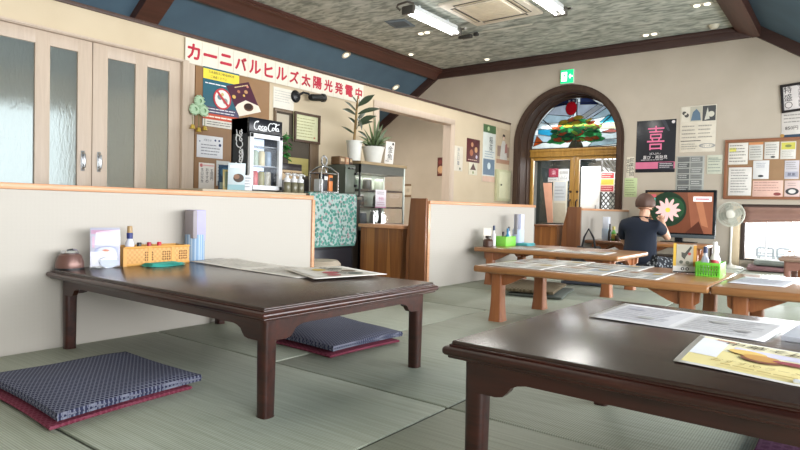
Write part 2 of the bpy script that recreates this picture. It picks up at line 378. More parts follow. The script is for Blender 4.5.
# ceilings and beams
struct('ceiling', MB().b2(-6.0, -1.28, Y0, YF, ZC, ZC+.05), 'ceiling', 'flat ceiling papered in a grey green cloud pattern')
f = MB().prism([(-6.07, 3.15), (-7.75, 3.15-.66*1.68), (-7.75, 3.25-.66*1.68), (-6.07, 3.25)], 'y', Y0, YF); struct('ceiling_left_slope', f, 'slope', 'slate blue sloping ceiling above the service aisle')
f = MB().prism([(-1.09, 3.15), (.4, 3.15-.66*1.49), (.4, 3.25-.66*1.49), (-1.09, 3.25)], 'y', Y0, YF); f.b2(.4, XR+.1, Y0, YF, 2.166, 2.24); struct('ceiling_right_slope', f, 'slope', 'slate blue sloping ceiling on the window side')
f = MB().prism([(-5.93, 3.165), (-5.93, 3.10), (-5.985, 3.085), (-6.07, 2.985), (-6.12, 2.99), (-6.12, 3.165)], 'y', Y0, YF-.06); f.prism([(-5.93, 3.135), (-5.915, 3.12), (-5.985, 3.075), (-5.99, 3.09)], 'y', Y0, YF-.06)
struct('trim_3', f, 'beam', 'red brown beam between flat ceiling and left blue slope')
f = MB().prism([(-1.345, 3.165), (-1.345, 3.12), (-1.29, 3.07), (-1.10, 2.985), (-1.05, 2.99), (-1.05, 3.165)], 'y', Y0, YF-.06)
struct('trim_4', f, 'beam', 'red brown beam between flat ceiling and right blue slope')
f = MB().b2(-6.0, -1.15, YF-.06, YF, 3.0, ZC, .008).b2(-6.0, -1.2, YF-.075, YF-.05, 3.1, ZC-.01, .004)
def slope_band(x0, x1, w): return [(x0, slz(x0)), (x1, slz(x1)), (x1, slz(x1)+w), (x0, slz(x0)+w)]
f.prism([(-1.15, 3.0), (-1.1, 3.0), (.4, slz(.4)), (.4, slz(.4)+.19), (-1.03, 3.16), (-1.15, 3.16)], 'y', YF-.06, YF)
f.prism([(-6.0, 3.0), (-6.06, 3.0), (-7.6, slz(-7.6)), (-7.6, slz(-7.6)+.19), (-6.13, 3.15), (-6.0, 3.16)], 'y', YF-.06, YF)
struct('trim_5', f, 'beam_dark', 'dark brown beam following the gable of the far wall')
f = MB(); r_ = math.sqrt(1+.66**2)
for y in (3.70, .2): f.prism([(-6.07, 3.16), (-7.6, 3.16-.66*1.53), (-7.6, 3.03-.66*1.53), (-6.07, 3.03)], 'y', y-.14, y+.14)
struct('trim_6', f, 'beam', 'red brown rafter crossing the left blue slope')
# half walls
def half_wall(name, y0, y1, label, x=XP, top=.738, thick=.13, endpost=None):
    o = struct(name, MB().b2(x-thick, x, y0, y1, -.25, top-.028), 'paper_wall', label)
    c = MB().b2(x-thick-.012, x+.012, y0-.012, y1+.012, top-.028, top, .005)
    if endpost: c.b2(x-thick-.012, x+.012, y1, y1+.025, -.2, top-.028, .004)
    c.build('cap', 'cap', o); return o
half_wall('wall_partition_near', Y0, 2.79, 'long off white half wall with salmon wood cap behind the dark table', x=-2.86, endpost=1)
o = half_wall('wall_partition_middle', 4.115, 6.16, 'middle off white half wall ending in a walnut post')
MB().b2(XP-.16, XP-.0, 4.06, 4.085, -.25, .755, .004).b2(XP-.16, XP-.02, 4.085, 4.10, -.25, .75).build('end_post', 'post_wood', o)
MB().prism([(XP-.162, .755), (XP-.162-.004, .0), (XP-.20, .0), (XP-.20, .35)], 'y', 4.065, 4.084).build('slanted_brace', 'post_wood', o)
MB().b2(XP-.002, XP+.006, 4.09, 4.12, 0, .71).build('edge_strip', 'cap', o)
o = half_wall('wall_partition_far', 7.13, YF, 'short far half wall with wood cap beside the entrance', x=-2.645, top=.722)
MB().b2(-2.805, -2.642, 7.085, 7.115, -.25, .735, .004).prism([(-2.805, .735), (-2.80, 0), (-2.90, 0), (-2.86, .5)], 'y', 7.09, 7.115).build('end_post', 'post_wood', o)
# service counters (fixed joinery)
o = tag(thing('shoe_cupboard', 'low walnut boarded cupboard with top shelf beside the middle half wall post', 'cupboard', (-3.3, 4.16, -.25)))
MB().b2(-3.56, -3.10, 4.10, 4.45, -.25, .49).build('front_boards', 'panel_wood', o, world=True); MB().b2(-3.58, -3.075, 4.08, 4.47, .49, .52, .004).build('top_board', 'cap', o, world=True)
o = thing('entrance_cupboard', 'low walnut boarded cupboard in front of the arched entrance', 'cupboard', (-3.0, 7.1, -.25))
MB().b2(-3.24, -2.94, 7.1, 7.4, -.25, .48).build('front_boards', 'panel_wood', o, world=True); MB().b2(-3.25, -2.94, 7.085, 7.42, .48, .505, .004).build('top_board', 'post_wood', o, world=True)
# sliding glass doors in the left wall
o = struct('door_1', MB().b2(T0, T1+.02, Y0, 2.985, 1.862, 1.884, .004).b2(T0-.01, T1+.03, 2.925, 2.985, -.25, 1.885, .004).b2(T1, T1+.012, 2.985, 3.05, -.25, 1.9, .003), 'cream_wood', 'cream framed sliding doors with patterned glass')
MB().b2(T1+.015, T1+.03, Y0, 2.95, 1.868, 1.885, .003).build('head_strip', 'cream_wood', o)
def leaf(y0, y1, x, handle_y):
    lf = MB(); w = y1-y0
    for a, b in ((0, .115), (.335, .435), (w-.105, w)): lf.b2(x-.035, x, y0+a, y0+b, -.2, 1.86, .004)
    lf.b2(x-.034, x-.001, y0, y1, 1.765, 1.86, .003).b2(x-.034, x-.001, y0, y1, -.2, .1, .003)
    l = lf.build('door_leaf', 'cream_wood', o)
    MB().b2(x-.022, x-.016, y0+.11, y0+.34, .1, 1.77).build('pane', 'rain_glass', l, world=False); MB().b2(x-.022, x-.016, y0+.43, y1-.1, .1, 1.77).build('pane', 'rain_glass', l)
    for hy in handle_y:
        MB().tube([(x, hy, .905), (x+.028, hy, .92), (x+.036, hy, .965), (x+.028, hy, 1.01), (x, hy, 1.025)], .010, 8).b2(x, x+.004, hy-.014, hy+.014, .89, 1.04, .002).build('handle', 'steel', l)
leaf(2.19, 2.925, T1-.005, (2.24,)); leaf(1.455, 2.185, T1-.005, (2.12,)); leaf(.72, 1.45, T1-.005, ()); leaf(-.02, .715, T1-.005, ()); leaf(-.76, -.025, T1-.005, ())
# window in the far wall
o = struct('window_1', MB().b2(WX, WX+.05, YF-.02, YF+.12, .1, .815, .004).b2(WX, XR, YF-.03, YF+.12, .80, .83, .004).b2(WX, XR, YF, YF+.12, .09, .115, .004), C('#3e332d', .5), 'low wide window with dark frame in the far wall')
MB().b2(WX-.115, WX-.01, YF-.035, YF, .0, .80, .004).build('casing_board', C('#dcc9a8', .5), o)
MB().b2(WX+.05, XR, YF+.05, YF+.056, .115, .80).build('pane', 'glass', o)
f = MB()
for k in range(1, 12): f.b2(WX+.27*k, WX+.27*k+.02, YF+.04, YF+.07, .115, .8)
f.build('mullion', C('#d8dadc', .4), o)
# ------------------------------------------------------------------ arched entrance
YD = YF+.45
f = MB()      # ribbed bronze architrave and reveal
for r0, r1, y0, y1 in ((.785, .885, YF-.035, YF+.01), (.80, .86, YF-.055, YF-.03), (.772, .79, YF-.0, YF+.14), (.780, .79, YF+.14, YF+.24), (.766, .79, YF+.24, YF+.40)):
    f.prism([(AX-r1, -.25)]+arch(r1)+[(AX+r1, -.25), (AX+r0, -.25)]+arch(r0)[::-1]+[(AX-r0, -.25)], 'y', y0, y1)
o = struct('door_2', f, 'bronze', 'golden double entrance door under a stained glass fanlight in an arch')
YD = YF+.40
MB().b2(AX-.775, AX+.775, YD-.05, YD+.05, 1.572, 1.70, .006).b2(AX-.775, AX+.775, YD-.07, YD+.05, 1.66, 1.70, .004).b2(AX-.775, AX+.775, YD-.065, YD, 1.572, 1.595, .004).build('transom', 'gold', o)
def eleaf(x0, x1, meet, hx):
    lf = MB(); wl = .07
    a0, a1 = (.05, .07) if meet > 0 else (.07, .05)
    lf.b2(x0, x0+a0, YD-.03, YD+.02, -.25, 1.57, .004).b2(x1-a1, x1, YD-.03, YD+.02, -.25, 1.57, .004).b2(x0+a0, x1-a1, YD-.03, YD+.02, 1.52, 1.57, .004).b2(x0+a0, x1-a1, YD-.03, YD+.02, -.25, .05, .004)
    l = lf.build('door_leaf', 'gold', o)
    MB().b2(x0+a0, x1-a1, YD-.008, YD-.002, .05, 1.52).build('pane', 'glass', l)
    MB().tube([(hx, YD-.03, .42), (hx, YD-.09, .45), (hx, YD-.09, .84), (hx, YD-.03, .87)], .012, 8).lathe([(.0, 0), (.02, 0), (.02, .012), (0, .012)], (hx, YD-.03, 1.0), 12, Matrix.Rotation(PI/2, 3, 'X')).build('handle', 'bronze', l)
eleaf(AX-.765, AX-.004, 1, AX-.05); eleaf(AX+.004, AX+.765, -1, AX+.06)
# stained glass fanlight
R0, ZS = .772, 1.70
gl_cols = {'sky': '#b6cbd6', 'pale': '#cfd8da', 'blue': '#2f93b8', 'cyan': '#57bcd6', 'deep': '#36406a', 'grey': '#b3bac8', 'cream': '#e6d9b8', 'rose': '#b0655c', 'orange': '#d9602a', 'green': '#3f9a5a', 'dgreen': '#28694f', 'lime': '#9cc25a', 'gold': '#d0b04a', 'red': '#d0202c', 'trunk': '#4b4638', 'navy': '#232a48', 'white': '#e9ecea', 'rust': '#c4603e'}
def gmat(h):
    t = NT('coloured glass '+h); v = t.coord((8, 8, 8)); no = t.n('ShaderNodeTexNoise', Scale=1.5, Detail=2.0); t.l(v, no.inputs['Vector'])
    d = lin(h); c = t.ramp(no.outputs['Fac'], [(.3, tuple(x*.8 for x in d[:3])+(1,)), (.7, d)]); tr = t.n('ShaderNodeBsdfTranslucent'); di = t.n('ShaderNodeBsdfDiffuse'); mx = t.n('ShaderNodeMixShader'); mx.inputs[0].default_value = .3
    t.l(c, tr.inputs[0]); t.l(c, di.inputs[0]); t.l(tr.outputs[0], mx.inputs[1]); t.l(di.outputs[0], mx.inputs[2]); t.l(mx.outputs[0], t.out.inputs['Surface']); return t.m
gk = list(gl_cols); gm = [gmat(gl_cols[k]) for k in gk]
w2 = tag(MB().b2(AX-R0, AX+R0, YD-.02, YD+.03, ZS, ZS+.02).prism(arch(R0, AX, 1.763)+arch(R0-.025, AX, 1.763)[::-1], 'y', YD-.02, YD+.03).build('window_2', 'bronze', origin=False), 'half round stained glass fanlight with a leafy tree and a red fruit', None, None, 'structure')
pz_ = MB(); lead = MB(); gc = [0]
def inside(x, z):
    if z < 0: return False
    return x*x+max(0, z-.063)**2 < (R0-.02)**2
def clip(pts):   # Sutherland-Hodgman against the half disc
    poly = pts
    planes = [((0, 0), (0, 1))]
    for i in range(24):
        a = PI*i/23; planes.append(((math.cos(a)*(R0-.01), .063+math.sin(a)*(R0-.01)), (-math.cos(a), -math.sin(a))))
    for (px, pz), (nx, nz) in planes:
        out = []; n = len(poly)
        for i in range(n):
            A, B = poly[i], poly[(i+1) % n]; da = (A[0]-px)*nx+(A[1]-pz)*nz; db = (B[0]-px)*nx+(B[1]-pz)*nz
            if da >= 0: out.append(A)
            if da*db < 0: s = da/(da-db); out.append((A[0]+(B[0]-A[0])*s, A[1]+(B[1]-A[1])*s))
        poly = out
        if len(poly) < 3: return []
    return poly
def gp(col, pts, layer=0, line=.006):
    q = clip(pts)
    if len(q) < 3: return
    gc[0] += 1; y = YD-.001-gc[0]*.0004
    pz_.mat(gk.index(col)).poly([(AX+x, y, ZS+z) for x, z in q])
    if line:
        for a, b in zip(q, q[1:]+q[:1]): lead.tube([(AX+a[0], y-.0003, ZS+a[1]), (AX+b[0], y-.0003, ZS+b[1])], line*.6, 4)
# sky bands radiating out
gp('pale', [(-.8, -.1), (.8, -.1), (.8, .9), (-.8, .9)], 0, 0)
gp('white', [(-.8, 0), (.8, 0), (.8, .10), (-.8, .13)], 1)
gp('sky', [(-.8, .13), (-.35, .11), (-.3, .2), (-.8, .26)], 1); gp('orange', [(-.74, .06), (-.56, .12), (-.68, .24)], 2)
gp('blue', [(-.66, .26), (-.32, .2), (-.25, .3), (-.5, .35), (-.66, .34)], 2); gp('pale', [(-.7, .34), (-.3, .32), (-.25, .4), (-.62, .45)], 1)
gp('sky', [(-.62, .45), (-.2, .42), (-.1, .52), (-.5, .58)], 1); gp('grey', [(-.5, .58), (-.05, .52), (-.03, .72), (-.3, .75)], 1); gp('navy', [(-.45, .68), (-.02, .74), (-.02, .8), (-.45, .8)], 2)
gp('grey', [(0, .5), (.2, .46), (.5, .62), (.3, .72), (0, .74)], 1); gp('deep', [(.05, .7), (.35, .68), (.2, .8), (.05, .8)], 2); gp('white', [(.02, .48), (.12, .46), (.42, .64), (.34, .68)], 2)
gp('sky', [(.2, .44), (.6, .5), (.5, .63)], 1); gp('cyan', [(.36, .38), (.75, .34), (.66, .5), (.5, .5)], 2); gp('cream', [(.3, .30), (.74, .27), (.7, .38), (.4, .38)], 2)
gp('rose', [(.38, .235), (.56, .21), (.7, .24), (.56, .285)], 3); gp('pale', [(.3, .12), (.75, .12), (.75, .22), (.35, .24)], 1); gp('sky', [(.2, 0.02), (.75, 0.05), (.75, .13), (.3, .12)], 1)
lead.tube([(AX, YD-.006, ZS), (AX, YD-.006, ZS+.79)], .011, 6); lead.tube([(AX-.1, YD-.006, ZS+.1), (AX-.58, YD-.006, ZS+.5)], .009, 6); lead.tube([(AX+.1, YD-.006, ZS+.1), (AX+.57, YD-.006, ZS+.5)], .009, 6)
# the tree: overlapping leaf lozenges, a trunk, and a fruit
gp('trunk', [(-.13, 0), (.13, 0), (.1, .08), (.05, .15), (-.05, .15), (-.1, .07)], 4)
gp('green', [(-.42, .10), (-.43, .2), (-.36, .34), (-.2, .45), (0, .49), (.2, .45), (.36, .32), (.42, .2), (.4, .12), (.25, .08), (.1, .13), (-.1, .13), (-.26, .07)], 4, 0)
rnd = random.Random(11)
for i in range(85):
    a = rnd.uniform(0, PI); rr = math.sqrt(rnd.random()); cx = .39*rr*math.cos(a)*1.05; cz = .13+.36*rr*math.sin(a)
    ln = rnd.uniform(.06, .10); an = rnd.uniform(-.5, .5); h2 = ln*.38
    col = rnd.choice(['green', 'dgreen', 'lime', 'green', 'green', 'rust', 'rust'] if cz < .30 else ['lime', 'green', 'gold', 'rust', 'lime', 'gold'])
    if cz < .2 and abs(cx) > .2: col = rnd.choice(['rust', 'green', 'rust', 'navy', 'dgreen'])
    gp(col, [(cx+ln*u*math.cos(an)-h2*v_*math.sin(an), cz+ln*u*math.sin(an)+h2*v_*math.cos(an)) for u, v_ in ((-1, 0), (-.4, .9), (.4, .9), (1, 0), (.4, -.9), (-.4, -.9))], 5+i % 9, .004)
gp('red', [(-.08+.095*math.cos(q*PI/8), .645+.112*math.sin(q*PI/8)) for q in range(16)], 15); gp('white', [(-.13, .745), (-.1, .745), (-.1, .775), (-.13, .775)], 16, 0); gp('white', [(-.06, .745), (-.03, .745), (-.03, .775), (-.06, .775)], 16, 0)
pz_.build('coloured_glass', gm, w2, recalc=False, smooth=0); lead.build('leading', C('#26221f', .5), w2, smooth=0)
# exit sign
p = PY(568, 77, YF); o = thing('exit_sign', 'green and white lit emergency exit sign above the arch', 'sign', (p.x, YF, p.z-.105))
MB().box((0, -.022, .105), (.215, .04, .215), .006).build('housing', C('#d9dcd8', .4), o); MB().box((0, -.0425, .105), (.205, .003, .205), .001).build('lit_panel', C('#15c070', .4, 0, 1.6), o)
f = MB(); S = lambda x, z: (x, -.0448, .105+z)
f.poly([S(-.085, -.07), S(.0, -.07), S(.0, .07), S(-.085, .07)]); f.poly([S(.035, -.012), S(.055, -.04), S(.055, .04), S(.035, .012)][::1]); f.poly([S(.055, -.012), S(.09, -.012), S(.09, .012), S(.055, .012)])
f.build('white_door_symbol', C('#f4fff8', .4, 0, 2.4), o, recalc=False, smooth=0)
f = MB(); S2 = lambda x, z: (x, -.0455, .105+z)   # running figure
f.poly([S2(-.045+.012*math.cos(a*PI/6), .045+.012*math.sin(a*PI/6)) for a in range(12)]); f.poly([S2(-.055, .03), S2(-.03, .03), S2(-.035, -.005), S2(-.06, -.01)])
for a, b, c, d in (((-.05, 0), (-.03, -.03), (-.02, -.06), .007), ((-.05, 0), (-.07, -.03), (-.075, -.035), .007), ((-.04, .025), (-.015, .01), (-.01, .01), .006)):
    for p0, p1 in ((a, b), (b, c)): f.poly([S2(p0[0]-d, p0[1]), S2(p0[0]+d, p0[1]), S2(p1[0]+d, p1[1]), S2(p1[0]-d, p1[1])])
f.build('running_figure', C('#0f9d59', .4, 0, 1.2), o, recalc=False, smooth=0)

# ------------------------------------------------------------------ sheets on the far wall
INK = '#2d2b2a'
sheet('vertical_notice', 'narrow white notice of handwritten columns between arch and black poster', 'notice', 'F', (626.5, 157, 634, 178), [('v', '営業時間', .72, .86, .2, INK), ('v', '定休日', .28, .8, .2, INK)], '#d8d2c0')
sheet('green_notice', 'pale green notice under the handwritten strip beside the entrance', 'notice', 'F', (624.5, 178, 637, 197), [('l', .08, .06, .92, .94, 7, '#5d6f45')], '#b9c998')
sheet('event_poster', 'black poster with pink brush character and pink bottom band', 'poster', 'F', (636.3, 120.2, 675.6, 172.4), [
    ('r', .0, .07, 1, .2, '#d0708f'), ('r', .58, .06, .97, .19, '#3a3a42'), ('l', .62, .08, .95, .18, 3, '#d9d4d6'), ('d', .93, .95, .03, '#d9d4d6'), ('p', [(.62, 1.), (.8, .78), (.86, .78), (.72, 1.)], '#3b3d45'),
    ('t', '喜', .5, .66, .46, '#e0749a', .44), ('t', 'ばんけい', .5, .36, .045, '#e8e4e4', .5), ('t', '喜び・再発見', .5, .29, .07, '#e8e4e4', .62), ('l', .14, .22, .86, .26, 1, '#bdb9ba')], '#25272d', rough=.3)
sheet('calendar_poster', 'white yearly calendar poster with three pictures across its top', 'poster', 'F', (680, 105.5, 716, 152), [
    ('r', .28, .66, .6, .98, '#b7b4a4'), ('p', [(.3, .68), (.35, .86), (.45, .93), (.55, .84), (.58, .68)], '#5d7488'), ('r', .62, .66, .98, .98, '#4a4c4e'), ('p', [(.68, .68), (.76, .95), (.82, .7)], '#c8c8bc'), ('d', .86, .8, .06, '#cfcdbf'), ('r', .04, .66, .26, .98, '#d5cfc0'),
    ('d', .11, .85, .04, '#4b4946', 1.), ('d', .18, .80, .045, '#55524e', 1.), ('d', .15, .83, .02, '#d5cfc0', 1.3), ('l', .06, .28, .46, .6, 4, '#8b877c'), ('l', .52, .28, .94, .6, 4, '#8b877c'), ('r', .04, .235, .6, .25, '#4a4a48'), ('l', .06, .05, .55, .2, 3, '#9b978c'), ('d', .78, .13, .05, '#9a9a98', 3.2), ('d', .78, .13, .035, '#dcd6c8', 3.2), ('t', 'カレンダー', .78, .13, .045, INK, .3)], '#d3ccbc')
sheet('grey_notice_board', 'grey notice sheet in two columns of blocks behind the television top', 'notice', 'F', (676, 156, 704, 192), [
    *[('r', .06+.46*c, .04+.16*r, .48+.46*c, .17+.16*r, ['#5d605f', '#7d807e', '#686b6a', '#8b8e8b'][(r*2+c*3) % 4]) for r in range(6) for c in range(2)], *[('l', .1+.46*c, .05+.16*r, .46+.46*c, .16+.16*r, 2, ['#d2d3ce', '#3a3c3c'][(r+c) % 2]) for r in range(6) for c in range(2)]], '#a9aba4')
sheet('small_notice', 'small pale notice with ruled lines left of the cork board', 'notice', 'F', (707, 155, 722.5, 174), [('l', .08, .08, .92, .92, 5, '#8e988c'), ('r', .06, .74, .94, .78, '#8e988c')], '#c6c9b8')
bo, bw, bh = sheet('cork_board', 'wide cork board crowded with notices on the far wall', 'notice board', 'F', (724.5, 138, 828, 199.5), [], '#9a7a5a', .012, frame='#8d5d43', fw=.035)
bm_ = [('notice with yellow highlight at the upper left of the far cork board', (728.4, 143, 748, 164.5), [('r', .05, .6, .4, .78, '#d5cf62'), ('l', .06, .08, .94, .95, 6, '#57564f')], '#d9d5cc'),
       ('notice with an orange heading on the far cork board', (749, 142.3, 763, 160), [('r', 0, .86, 1, 1, '#c98a5c'), ('l', .1, .1, .9, .8, 5, '#5c5b56')], '#c7c6bf'),
       ('plain notice in the upper middle of the far cork board', (764.5, 142, 779, 159), [('l', .1, .2, .9, .9, 5, '#8b8a86'), ('d', .6, .12, .06, '#4b4c4c', 2)], '#d2cfc8'),
       ('notice with a yellow block at the upper right of the far cork board', (780.5, 141.5, 796, 159), [('r', .05, .55, .95, .95, '#c9c45c'), ('l', .1, .08, .9, .5, 4, '#86857f'), ('d', .5, .75, .08, '#7d8450', 2)], '#d6d3cb'),
       ('framed white rules sheet at the lower left of the far cork board', (728.4, 166.5, 751.5, 195.5), [('l', .1, .08, .9, .92, 9, '#8a8884'), ('r', .0, .97, 1, 1, '#8d5d43')], '#d9d6d0'),
       ('white memo with blue dots in the middle of the far cork board', (753, 160.5, 769, 179), [('l', .2, .6, .8, .9, 3, '#5b6a8a'), ('d', .5, .16, .06, '#33363a', 2.2)], '#d9d9d8'),
       ('pink notice along the bottom of the far cork board', (752.5, 180.5, 783, 196.6), [('l', .05, .3, .95, .95, 4, '#a1635c'), ('d', .82, .16, .1, '#8d4a48', 2)], '#dcb7a9'),
       ('lilac memo at the right of the far cork board', (784.5, 160.5, 799, 179), [('r', .05, .1, .95, .4, '#a5a6b5'), ('t', '募集', .5, .25, .18, '#3f4152'), ('l', .1, .5, .9, .95, 4, '#7d7a82')], '#c9c6cc'),
       ('pink edged card with a black oval at the lower right of the far cork board', (784.5, 180.5, 800, 196.6), [('d', .5, .32, .22, '#3a3d40', 1.6), ('d', .5, .32, .13, '#d8d4d0', 1.5), ('l', .2, .62, .8, .9, 2, '#9b7a78')], '#dcc3bd')]
for lb, q, els, bs in bm_: sheet('pinned_notice', lb, 'notice', 'F', q, els, bs, .002, 'notices pinned on the far cork board', off=.0145)
sheet('menu_sign', 'white sign with black border and bold brush characters above the cork board', 'sign', 'F', (781, 83, 812, 111.5), [('v', '特盛〇', .24, .80, .24, '#1d1b1c'), ('v', 'できます麺類', .62, .86, .115, '#2d2b2c'), ('v', 'ご飯も大盛', .86, .86, .115, '#2d2b2c')], '#d8d2cf', .006, frame='#1f1b1c', fw=.03, rz=.09)
sheet('price_notice', 'white notice with a dark blue foot under the brush lettered sign', 'notice', 'F', (781.5, 111.5, 811, 137.5), [('r', 0, 0, 1, .13, '#33475c'), ('d', .03, .1, .07, '#b58b4a'), ('l', .08, .55, .92, .95, 3, '#6b6966'), ('t', '850円', .35, .38, .15, '#1d1b1c', .5)], '#cfcac4', rz=.03)
# small things on the far wall seen through the passage
sheet('red_photo_notice', 'dark red photo notice on the far wall inside the passage', 'poster', 'F', (437.5, 157.5, 444.5, 176), [('r', .1, .1, .9, .45, '#8a5a45'), ('d', .5, .35, .2, '#c9a079'), ('d', .4, .75, .12, '#7d3a36')], '#5b2b28')
sheet('wall_switch', 'pale switch plate with brown ends on the far wall inside the passage', 'switch', 'F', (404.5, 184, 412, 197), [('r', .05, .0, .95, .16, '#7b6650'), ('r', .05, .84, .95, 1, '#7b6650'), ('r', .3, .35, .7, .65, '#bdb29f')], '#cdc3b1', .012)

# ------------------------------------------------------------------ left wall: banner, boards, hatch
for i, ch in enumerate('カーニバルヒルズ太陽光発電中'):
    y0 = 2.952+i*.1655
    lb = {0: 'first banner sheet with a red カ', 4: 'banner sheet with the red ル that follows バ', 6: 'banner sheet with the red ル that follows ヒ'}.get(i, 'banner sheet with a red %s' % ch)
    o = MB().box((0, 0, .001), (.163, .212, .002)).build('banner_sheet', C('#ddd6c6', .6), origin=False); o.matrix_basis = Matrix.Translation((XL+.016, y0+.08, 1.973)) @ FR['L'].to_4x4()
    tag(o, lb+' on the cream screen wall', 'banner sheet', 'sheets of the red lettered banner')
    hh = {1: .016, 2: .085, 3: .11, 0: .125}.get(i, .12)
    MB().text(ch, hh, Matrix.Translation((0, .0, .003)), 'c', .13, {1: .7, 2: .16, 3: .11}.get(i, .085)).build('lettering', C('#b51f38', .5), o, recalc=False, smooth=0)
sheet('cork_board', 'tall brown cork panel beside the sliding doors', 'notice board', 'L', (194, 74, 268, 190), [], '#8d6a47', .012)[0]['kind'] = 'thing'
o, w, h = sheet('no_photo_poster', 'teal poster with yellow heading and a red prohibition circle', 'poster', 'L', (202.5, 70, 238.5, 128), [
    ('r', .0, .80, 1, .97, '#e4cf3e'), ('t', '写真撮影及び動画撮影等', .5, .925, .045, INK, .9), ('t', 'ご遠慮ください', .42, .85, .045, INK, .7), ('r', 0, .0, 1, .12, '#d7d3c8'), ('r', 0, .12, 1, .22, '#c24b2e'), ('l', .06, .13, .94, .21, 1, '#f0e6d6'), ('r', 0, .22, 1, .34, '#4a4560'), ('l', .06, .23, .94, .33, 2, '#e0dfe4'), ('l', .05, .70, .95, .76, 1, '#e5e7ea'), ('d', .52, .5, .17, '#e8e5df'), ('d', .45, .53, .05, '#6f7f86'), ('d', .6, .47, .05, '#8c9a92'), ('d', .52, .58, .03, '#c9b37a'),
    ('ring', .52, .5, .185, .03, '#c03a40'), ('p', [(.36, .60), (.40, .63), (.70, .41), (.66, .375)], '#c03a40'), ('l', .1, .02, .9, .1, 2, INK)], '#1f5a6b', off=.013)
sheet('white_memo', 'white memo with blue dots pinned low on the cork panel', 'notice', 'L', (196.5, 136, 222.5, 158), [('t', 'お知らせ', .4, .8, .1, '#33415c', .5), ('d', .7, .82, .05, '#2c3f6a'), ('d', .85, .82, .05, '#2c3f6a'), ('d', .88, .62, .07, '#24345e'), ('d', .1, .72, .03, '#2c3f6a'), ('l', .15, .1, .9, .65, 4, '#59606e')], '#d9dade', off=.013)
sheet('vertical_menu', 'white sheet of vertical writing with red flowered corner low on the cork panel', 'notice', 'L', (198.5, 163, 214, 189), [('d', .15, .9, .07, '#c0686a'), ('r', .2, .88, .95, .93, '#d8a8a4'), ('v', '本日定食', .2, .74, .13, INK), ('v', 'おすすめ', .52, .74, .13, INK), ('v', '五百円', .82, .7, .13, INK)], '#ddd8d2', off=.013)
sheet('grey_memo', 'narrow grey memo half hidden by the leaflets', 'notice', 'L', (216, 161, 229, 186), [('r', .1, .0, .8, .2, '#5b5c58'), ('l', .1, .3, .6, .9, 5, '#6b6d6c')], '#c4c6c4', off=.013)
sheet('white_notice', 'white notice under the banner left of the black wall lamp', 'notice', 'L', (273, 88.5, 293.5, 109.5), [('l', .06, .3, .9, .9, 5, '#b9b7b0')], '#dcd7ca', off=.001)
sheet('strip_notice', 'narrow white vertical strip with dark writing right of the passage', 'notice', 'L', (453.5, 146, 462.5, 171), [('v', '冷たい麺', .5, .86, .16, '#3d4a66'), ('d', .7, .1, .05, '#4d5a4a')], '#d3ccbc')
sheet('maroon_poster', 'maroon food poster on the wall right of the passage', 'poster', 'L', (466.5, 139, 479.5, 162.5), [('d', .4, .75, .1, '#b98d6a'), ('d', .7, .55, .12, '#c79d72'), ('d', .35, .4, .14, '#a5684a'), ('d', .75, .25, .08, '#c9c0cf'), ('l', .1, .05, .9, .15, 1, '#d8b9a5')], '#56282a')
sheet('triangle_card', 'small white card with a dark triangle below the maroon poster', 'card', 'L', (468.5, 162.5, 477, 175), [('p', [(.5, .95), (.85, .4), (.15, .4)], '#5a3f39'), ('d', .5, .2, .12, '#7f8a5c')], '#d0cbb6')
sheet('tall_strip_poster', 'tall white and green strip poster with brush writing near the far corner', 'poster', 'L', (482.5, 125, 495, 182), [('r', 0, .86, 1, 1, '#4d6a45'), ('d', .4, .93, .04, '#a9b98b'), ('v', '稲荷', .62, .74, .12, '#2b2e33'), ('l', .15, .42, .9, .55, 3, '#7f95a5'), ('r', .05, .12, .95, .40, '#64798c'), ('d', .5, .28, .06, '#c5d3d6'), ('r', 0, 0, 1, .1, '#cfae98')], '#cdd2cc')
sheet('portrait_poster', 'tan poster showing a standing figure in pale robes near the far corner', 'poster', 'L', (496.5, 129, 509.5, 164), [('r', 0, 0, 1, .12, '#a8826a'), ('r', .05, .2, .95, .5, '#8f7a6c'), ('p', [(.25, .12), (.32, .5), (.42, .66), (.6, .66), (.72, .5), (.8, .12)], '#c3c0b8'), ('d', .5, .74, .055, '#d2b59f', 1.), ('p', [(.4, .72), (.42, .82), (.5, .86), (.6, .82), (.62, .72), (.58, .78), (.44, .78)], '#332b2a'), ('p', [(.6, .3), (.8, .34), (.78, .6), (.64, .56)], '#9a6a62')], '#b7a68c')
o = thing('wall_cupboard', 'pale green wall cupboard with round knob at the far corner', 'cupboard', (XL, 8.72, .8)); y0, y1 = PX(494.5, 185, XL).y, PX(508, 185, XL).y
MB().b2(XL+.001, XL+.05, y0, y1, .82, 1.33, .004).build('body', C('#b9b894', .55), o, world=True); d = MB().b2(XL+.05, XL+.062, y0+.04, y1-.03, .86, 1.29, .004).build('door', C('#c5c4a2', .55), o, world=True); MB().lathe([(0, 0), (.014, .006), (.012, .02), (0, .024)], (XL+.062, y0+.09, 1.08), 12, Matrix.Rotation(PI/2, 3, 'Y')).build('knob', C('#2b2a28', .4), d, world=True)
